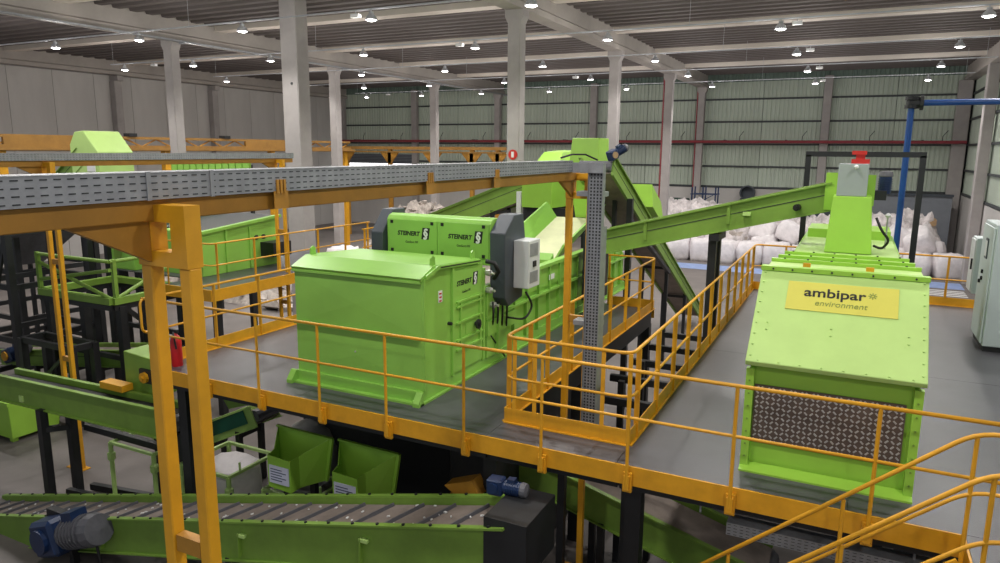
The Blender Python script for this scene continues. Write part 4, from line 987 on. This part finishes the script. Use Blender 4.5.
# chute tower with discharge hood at upper left
lt = thing('discharge_hood', 'green slanted discharge hood above the far cable tray at upper left', 'hood', (-19.6, 13.6, 0), 'conveyor discharge hoods')
MB().prism([(-20.2, 5.2), (-20.2, 6.6), (-19.95, 6.95), (-19.55, 6.98), (-19.0, 6.4), (-19.0, 5.2)], 'y', 13.0, 14.1).build('hood_box', 'lime_pale', lt, bevel=.015)
MB().box(-19.5, -19.15, 12.985, 13.0, 5.85, 6.02).build('name_plate', 'white', lt)
for x in (-20.1, -19.1):
    for y in (13.1, 14.0): MB().box(x-.07, x+.07, y-.07, y+.07, 0, 5.2).build('leg', 'black_steel', lt)
c9, *_ = conveyor('belt_conveyor', 'green conveyor climbing to the slanted hood at upper left', (-23.6, 13.5, 4.0), (-19.9, 13.5, 6.5), .9, .5, 'dull_green', legs=(.2,))
# tubular green frame on a black table
tf = thing('hopper_stand', 'black steel stand with a green tubular frame behind the near gantry leg', 'stand', (-16.8, 11.8, 0))
X0_, X1_, Y0_, Y1_ = -18.2, -15.45, 10.6, 12.6; zt = 2.95
for x in (X0_, (X0_+X1_)/2, X1_):
    for y in (Y0_+.2, Y1_-.1):
        MB().box(x-.09, x+.09, y-.09, y+.09, 0, zt-.14).build('leg', 'black_steel', tf)
for a, b in (((X0_, Y0_), (X1_, Y0_)), ((X1_, Y0_), (X1_, Y1_)), ((X1_, Y1_), (X0_, Y1_)), ((X0_, Y1_), (X0_, Y0_))):
    MB().bar((a[0], a[1], zt-.16), (b[0], b[1], zt-.16), .12, .12).build('table_beam', 'black_steel', tf)
    MB().bar((a[0], a[1], zt), (b[0], b[1], zt), .18, .16).build('green_rim', 'dull_green', tf)
for x, y in ((X1_, Y0_+.1), (X1_, Y1_), (X0_, Y0_), ((X0_+X1_)/2, Y1_)):
    MB().bar((x, y, zt), (x, y, zt+1.0), .09, .09).build('green_post', 'dull_green', tf)
for a, b in (((X1_, Y0_+.1, zt+.05), (X1_, Y1_, zt+.8)), ((X0_, Y0_, zt+.3), (X1_, Y0_, zt+.75)), ((X0_, Y0_, zt+.75), (X1_, Y0_, zt+.05)), ((X1_, Y0_, zt+.95), (X1_, Y1_, zt+.95)), ((X0_, Y0_, zt+.95), (X1_, Y0_, zt+.95))):
    MB().tube([a, b], .045, 8).build('green_brace', 'dull_green', tf)
for z in (.6, 1.5):
    MB().bar((X0_, Y0_+.2, z), (X1_, Y0_+.2, z), .1, .12).build('tie_beam', 'black_steel', tf)
    MB().bar((X0_, Y1_, z+.2), (X1_, Y1_, z+.2), .1, .12).build('tie_beam', 'black_steel', tf)
    MB().bar((X1_, Y0_+.2, z), (X1_, Y1_, z), .1, .12).build('tie_beam', 'black_steel', tf)
MB().bar((X1_, Y0_+.3, zt-.2), (X1_+.0, Y0_+1.1, 2.0), .1, .1).build('knee_brace', 'black_steel', tf)
# more black stands at far left
def stand(x0, x1, y0, y1, zt, label, levels):
    t = thing('machine_stand', label, 'stand', ((x0+x1)/2, (y0+y1)/2, 0), 'black machine stands')
    for x in (x0, x1):
        for y in (y0, y1): MB().box(x-.08, x+.08, y-.08, y+.08, 0, zt).build('leg', 'black_steel', t)
    for z in levels:
        for a, b in (((x0, y0), (x1, y0)), ((x1, y0), (x1, y1)), ((x1, y1), (x0, y1)), ((x0, y1), (x0, y0))):
            MB().bar((a[0], a[1], z), (b[0], b[1], z), .1, .14).build('rail', 'black_steel', t)
    MB().bar((x0, y0, levels[0]), (x1, y0, levels[-1]), .06, .08).build('brace', 'black_steel', t)
    return t
stand(-20.6, -18.9, 10.3, 12.4, 4.9, 'tall black stand left of the far gantry legs', (.5, 1.6, 3.0, 4.4))
stand(-24.6, -21.6, 12.0, 14.4, 5.2, 'wide black stand at the far left edge', (.4, 1.5, 2.9, 4.6))
stand(-17.9, -16.0, 9.85, 10.4, 1.95, 'low black frame behind the green level conveyor', (.5, 1.9))
hp_ = thing('collecting_hopper', 'dark tapered hopper in the shade at the far left edge', 'hopper', (-22.8, 12, 3.2))
MB().loft([(-23.2, 12.4, 3.0), (-22.4, 12.4, 3.0), (-22.4, 13.2, 3.0), (-23.2, 13.2, 3.0)], [(-24.5, 11.6, 4.5), (-21.0, 11.6, 4.5), (-21.0, 14.2, 4.5), (-24.5, 14.2, 4.5)]).build('cone', 'motor_grey', hp_)
MB().box(-24.5, -21.0, 11.6, 14.2, 4.5, 5.2).build('collar', 'motor_grey', hp_)
MB().box(-24.9, -21.9, 11.85, 11.97, 4.3, 4.5).build('support_rail', 'black_steel', hp_)
lb_ = thing('waste_container', 'lime green waste container at the left edge below the level conveyor', 'container', (-16.9, 9.1, 0))
MB().loft([(-18.4, 8.55, .1), (-16.35, 8.55, .1), (-16.35, 9.6, .1), (-18.4, 9.6, .1)], [(-18.5, 8.5, .95), (-16.3, 8.5, .95), (-16.3, 9.7, .95), (-18.5, 9.7, .95)]).build('tub', 'lime', lb_, bevel=.01)
MB().box(-18.55, -16.25, 8.46, 8.54, .9, .98).build('rim', 'lime', lb_)
for x in (-18.2, -16.5): MB().box(x-.06, x+.06, 8.6, 8.72, 0, .1).build('foot', 'lime', lb_)
# ================================================================== yellow truss runway and wall items
def runway(name, label, x, y0, y1, zt, legs, h=.75):
    t = thing(name, label, 'crane runway', (x, (y0+y1)/2, 0), 'yellow runways')
    MB().box(x-.12, x+.12, y0, y1, zt-.12, zt).build('top_chord', 'dull_ochre', t)
    MB().box(x-.2, x+.2, y0, y1, zt-h, zt-h+.26).build('bottom_chord', 'dull_ochre', t)
    n = int((y1-y0)/.8)
    for k in range(n):
        ya = y0+(y1-y0)*k/n; yb = y0+(y1-y0)*(k+1)/n
        a, b = (zt-h+.2, zt-.1) if k % 2 else (zt-.1, zt-h+.2)
        MB().bar((x, ya, a), (x, yb, b), .06, .06).build('lattice_bar', 'ochre', t)
    for y in legs:
        MB().box(x-.15, x+.15, y-.15, y+.15, 0, zt-h).build('leg', 'safety_yellow', t)
    return t
rw = runway('yellow_runway', 'yellow lattice runway in front of the grey panel wall', -30.0, 15.5, 38, 7.0, (16.5, 24, 31, 37.5), h=.65)
MB().box(-29.99, -29.86, 16.6, 19.6, 6.55, 6.92).build('solid_web', 'dull_ochre', rw)
MB().box(-29.99, -29.86, 29.0, 33.6, 6.55, 6.92).build('solid_web', 'dull_ochre', rw)
MB().box(-29.85, -29.5, 15.6, 38, 6.38, 6.48).build('walk_edge', 'dull_ochre', rw)
for y in (15.9, 22.0, 27.5): MB().box(-30.2, -29.8, y, y+.4, 7.0, 7.15).build('end_stop', 'rubber', rw)
rb = thing('pipe_rack', 'ochre pipe rack with triangular brackets along the back of the hall', 'pipe rack', (-28, 44, 0))
MB().box(-36, -21.4, 43.9, 44.1, 6.5, 6.72).build('upper_rail', 'dull_ochre', rb)
MB().box(-36, -21.4, 43.7, 43.85, 6.28, 6.4).build('lower_rail', 'dull_ochre', rb)
for x in (-35.0, -31.0, -27.3, -24.1, -22.1):
    MB().box(x-.14, x+.14, 43.95, 44.2, 0, 6.5).build('post', 'ochre', rb)
    MB().prism([(x-.8, 6.28), (x+.8, 6.28), (x+.14, 5.5), (x-.14, 5.5)], 'y', 43.95, 44.05).build('bracket', 'ochre', rb)
# green corrugated panels far left behind the tray
gp = thing('green_screen', 'green ribbed screen between the cable trays at the left', 'screen', (-23, 20.5, 0))
for i in range(12):
    x = -25.2+i*.36; MB().box(x, x+.3, 20.4, 20.46, 4.3, 5.98).build('ribbed_slat', 'fresh_green', gp)
MB().box(-25.3, -20.9, 20.46, 20.5, 4.2, 6.0).build('backing', 'dull_green', gp)
for x in (-25.2, -23, -21): MB().box(x-.06, x+.06, 20.5, 20.62, 0, 5.9).build('post', 'black_steel', gp)
# ================================================================== back of the hall
d1 = MB().box(XL+.75, -34.1, YB-.2, YB-.13, 5.3, 6.1).build('door_1', 'door_grey'); struct(d1)
MB().box(XL+.75, -34.1, YB-.17, YB-.14, 4.5, 5.3).build('daylight_opening', 'daylight', d1)
for k in range(6): MB().box(XL+.75, -34.1, YB-.22, YB-.2, 5.34+k*.13, 5.4+k*.13).build('door_slat', 'dark_grey', d1)
pn = thing('partition_wall', 'dark blue-grey partition with a cap rail behind the white bags', 'partition', (3, 50, 0))
MB().box(.9, 5.2, 49.9, 50.1, 0, 4.0).build('panel', 'door_grey', pn)
MB().box(.8, 5.25, 49.8, 50.2, 4.0, 4.14).build('cap', 'dark_grey', pn)
MB().box(-3.2, .8, 50.0, 50.1, 0, 3.7).build('panel', 'dark_grey', pn)
MB().box(-3.3, .8, 49.9, 50.2, 3.7, 3.82).build('cap', 'cabinet_grey', pn)
gc = thing('waste_container', 'dark green waste container by the back wall', 'container', (-11.1, 49.6, 0))
MB().prism([(-12.0, 0), (-10.1, 0), (-9.9, 2.4), (-10.35, 3.35), (-11.9, 3.35)], 'y', 48.8, 50.4).build('tub', 'bin_dark_green', gc)
MB().box(-12.05, -9.85, 48.72, 48.8, 2.3, 2.45).build('rim', 'bin_dark_green', gc)
sc = thing('scaffold_tower', 'blue-grey scaffold tower against the back wall', 'scaffold', (-8.8, 48, 0))
for x in (-9.6, -8.9, -8.1):
    for y in (47.6, 48.6): MB().tube([(x, y, 0), (x, y, 4.25)], .05, 6).build('standard', 'motor_blue', sc)
for z in (.4, 1.3, 2.2, 3.0, 3.8):
    for y in (47.6, 48.6): MB().tube([(-9.7, y, z), (-8.0, y, z)], .035, 6).build('ledger', 'motor_blue', sc)
for z in (.4, 1.3, 2.2, 3.0): MB().tube([(-9.6, 47.6, z), (-8.1, 47.6, z+.85)], .03, 6).build('brace', 'motor_blue', sc)
fc = thing('exhaust_fan', 'grey round fan unit on the back wall right of the scaffold', 'fan', (-6.6, 51.3, 3.4))
MB().lathe((-6.6, 51.5, 3.8), [(.45, 0), (.5, .05), (.5, .5), (.42, .5), (.42, .1), (.001, .1)], 16, (0, -1, 0)).build('ring', 'dark_grey', fc)
MB().box(-7.1, -6.1, 51.5, 51.68, 3.2, 3.4).build('shelf', 'dark_grey', fc)
MB().tube([(-6.6, 51.5, 3.2), (-6.6, 51.5, 0)], .05, 6).build('post', 'dark_grey', fc)
MB().box(-7.06, -6.14, 51.05, 51.5, 3.26, 3.32).build('bracket', 'dark_grey', fc)
# floor lane markings
lm = MB().box(-9.6, 5.2, 40.5, 42.4, 0, .006).build('lane_marking', 'floor_blue'); tag(lm, 'pale blue painted floor lane in front of the white bags', 'floor marking')
for k in range(4):
    o = MB().box(3.3+k*.05, 5.1, 38.4+k*.45, 38.6+k*.45, 0, .006).build('floor_stripe', 'white'); tag(o, ['first', 'second', 'third', 'fourth'][k]+' white floor stripe from the front beside the cabinets', 'floor marking', 'white floor stripes')
# bulk bags
def bag_mesh(seed, w, h):
    r = random.Random(seed); bm = bmesh.new(); bmesh.ops.create_cube(bm, size=1)
    bmesh.ops.subdivide_edges(bm, edges=bm.edges[:], cuts=5, use_grid_fill=True)
    ph = [r.uniform(0, 6) for _ in range(6)]
    for v in bm.verts:
        p = v.co; z = p.z+.5
        q = Vector((p.x, p.y, 0)); 
        bul = 1+.16*math.sin(math.pi*z) ; rn = max(abs(p.x), abs(p.y))*2
        rad = q.length
        if rad > 0: f = (rn/2/rad)*.32+.68; q = q*f*1.08
        wob = .025*math.sin(9*p.x+ph[0]+5*z)+.025*math.sin(8*p.y+ph[1]-6*z)+.02*math.sin(14*z+ph[2]+7*p.x)
        x = q.x*bul*(1+wob)*w; y = q.y*bul*(1+wob)*w
        zz = z*h
        if z > .98: zz = h*(1-.0+.1*math.cos(5*p.x+ph[3])*math.cos(5*p.y+ph[4])*(1-rn)) + .05*h*math.sin(13*p.x+ph[5])*math.sin(11*p.y+ph[0])
        if z > .8: x *= .95; y *= .95
        v.co = Vector((x, y, zz))
    me = bpy.data.meshes.new('bulk_bag'); bm.to_mesh(me); bm.free()
    for p in me.polygons: p.use_smooth = True
    return me
bags = []
for k in range(5):
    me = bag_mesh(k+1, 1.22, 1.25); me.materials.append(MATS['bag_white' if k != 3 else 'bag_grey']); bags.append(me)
rnd = random.Random(11)
def bag(x, y, z, label, k=None, tilt=0):
    o = bpy.data.objects.new('bulk_bag', bags[k if k is not None else rnd.randrange(5)]); C.objects.link(o)
    o.location = (x, y, z); o.rotation_euler = (rnd.uniform(-tilt, tilt), rnd.uniform(-tilt, tilt), rnd.uniform(-.25, .25)); s = rnd.uniform(.94, 1.06); o.scale = (s, s, s)
    return tag(o, label, 'bag', 'white bulk bags at the back')
num = ['first', 'second', 'third', 'fourth', 'fifth', 'sixth', 'seventh', 'eighth', 'ninth', 'tenth', 'eleventh', 'twelfth', 'thirteenth', 'fourteenth', 'fifteenth', 'sixteenth']
for i in range(13):
    x = -12.4+i*1.43
    bag(x, 44.2+rnd.uniform(-.12, .12), 0, num[i]+' white bulk bag from the left in the front row', i % 3)
    if i < 12 and i not in (1, 4, 9): bag(x+.7, 45.5+rnd.uniform(-.2, .2), .15+rnd.uniform(0, .5), num[i]+' white bulk bag from the left in the second row', None, tilt=.25)
    if i in (2, 5, 6, 10, 11): bag(x+.3, 45.4+rnd.uniform(-.2, .2), 1.25, 'white bulk bag lying on top of the pile, '+num[i]+' from the left', None, tilt=.5)
from mathutils import noise
def crumple(name, label, x0, x1, y0, y1, zf, m, seed, nx=150, ny=44, amp=.55):
    vs = []
    for j in range(ny+1):
        for i in range(nx+1):
            u, v = i/nx, j/ny; x = x0+(x1-x0)*u; y = y0+(y1-y0)*v
            p = Vector((x*1.1+seed, y*1.1, seed))
            d = noise.noise(p)*.9 + abs(noise.noise(p*2.3))*1.0 + abs(noise.noise(p*5.1))*.55
            e = min(1, v*3.2)*min(1, (1-v)*6+.3)*min(1, u*14+.1)*min(1, (1-u)*14+.1)
            vs.append((x+.12*noise.noise(p*3), y+.12*noise.noise(p*3.3), max(0, e*(zf(u)*(.45+.55*math.sin(math.pi*min(.5, v*.75)))+amp*(d-.55)))))
    mb = MB(); mb.add(vs, [(j*(nx+1)+i, j*(nx+1)+i+1, (j+1)*(nx+1)+i+1, (j+1)*(nx+1)+i) for j in range(ny) for i in range(nx)])
    o = mb.build(name, m, recalc=False); return tag(o, label, 'waste heap', kind='stuff')
crumple('waste_heap', 'heap of crumpled white film rising behind the bulk bags', -13.2, 5.1, 45.2, 47.5, lambda u: 3.35-.5*u+.3*math.sin(9*u), 'film_white', 3.0)
# loose heap of sheet waste behind the bags
def heap(name, label, x0, x1, y0, y1, zf, n, m, seed, smin=.15, smax=.5):
    r = random.Random(seed); mb = MB()
    N = 22; M = 8; vs = []
    for j in range(M+1):
        for i in range(N+1):
            u, v = i/N, j/M; z = zf(u)*math.sin(math.pi*min(1, .08+v*.9))*(.85+.3*r.random())*min(1, u*5)*min(1, (1-u)*5)
            vs.append((x0+(x1-x0)*u, y0+(y1-y0)*v, max(0, z) if 0 < j < M else 0))
    mb.add(vs, [(j*(N+1)+i, j*(N+1)+i+1, (j+1)*(N+1)+i+1, (j+1)*(N+1)+i) for j in range(M) for i in range(N)])
    for k in range(n):
        u, v = r.random(), r.random()*.8; z = zf(u)*math.sin(math.pi*min(1, .08+v*.9))*min(1, u*5)*min(1, (1-u)*5)
        c = Vector((x0+(x1-x0)*u, y0+(y1-y0)*v, max(.1, z))); s = r.uniform(smin, smax)
        a = Vector((r.uniform(-1, 1), r.uniform(-1, 1), r.uniform(-.5, .5))).normalized()
        mb.bar(c-a*s, c+a*s, s*r.uniform(.6, 1.6), s*r.uniform(.1, .5), (r.uniform(-.6, .6), r.uniform(-.6, .6), 1))
    o = mb.build(name, m, recalc=False)
    tag(o, label, 'waste heap', kind='stuff'); return o
heap('waste_heap', 'loose sheets and boards lying on the crumpled film heap', -13, 5.1, 45.5, 47.3, lambda u: 2.7-.45*u+.35*math.sin(9*u), 160, 'waste', 5, .1, .35)
heap('waste_heap', 'dirty mixed waste heap beyond the green sensor housing', -24.9, -17.5, 31, 36, lambda u: 3.4*math.sin(math.pi*(.15+.75*u)), 420, 'waste', 6)
heap('waste_heap', 'low mixed waste heap on the floor at the far left', -31, -20, 21.5, 27, lambda u: 1.5*math.sin(math.pi*(.1+.8*u)), 200, 'waste', 8)
for i, (x, y, z) in enumerate(((-22.5, 30.6, 0), (-20.9, 30.4, 0), (-18.9, 29.8, 0), (-24.6, 30.4, 0))):
    bag(x, y, z, ['white bag in the middle of the dirty waste heap', 'white bag right of the middle of the dirty heap', 'white bag at the right foot of the dirty waste heap', 'white bag at the left foot of the dirty waste heap'][i])
cbd = MB().hexa([(2.6, 46.0, 1.9), (4.2, 46.2, 2.6), (4.2, 47.6, 2.6), (2.6, 47.6, 1.9), (2.6, 46.0, 2.2), (4.2, 46.2, 2.9), (4.2, 47.6, 2.9), (2.6, 47.6, 2.2)]).build('pallet_board', 'cardboard'); tag(cbd, 'brown board leaning on the white bags near the partition', 'board')
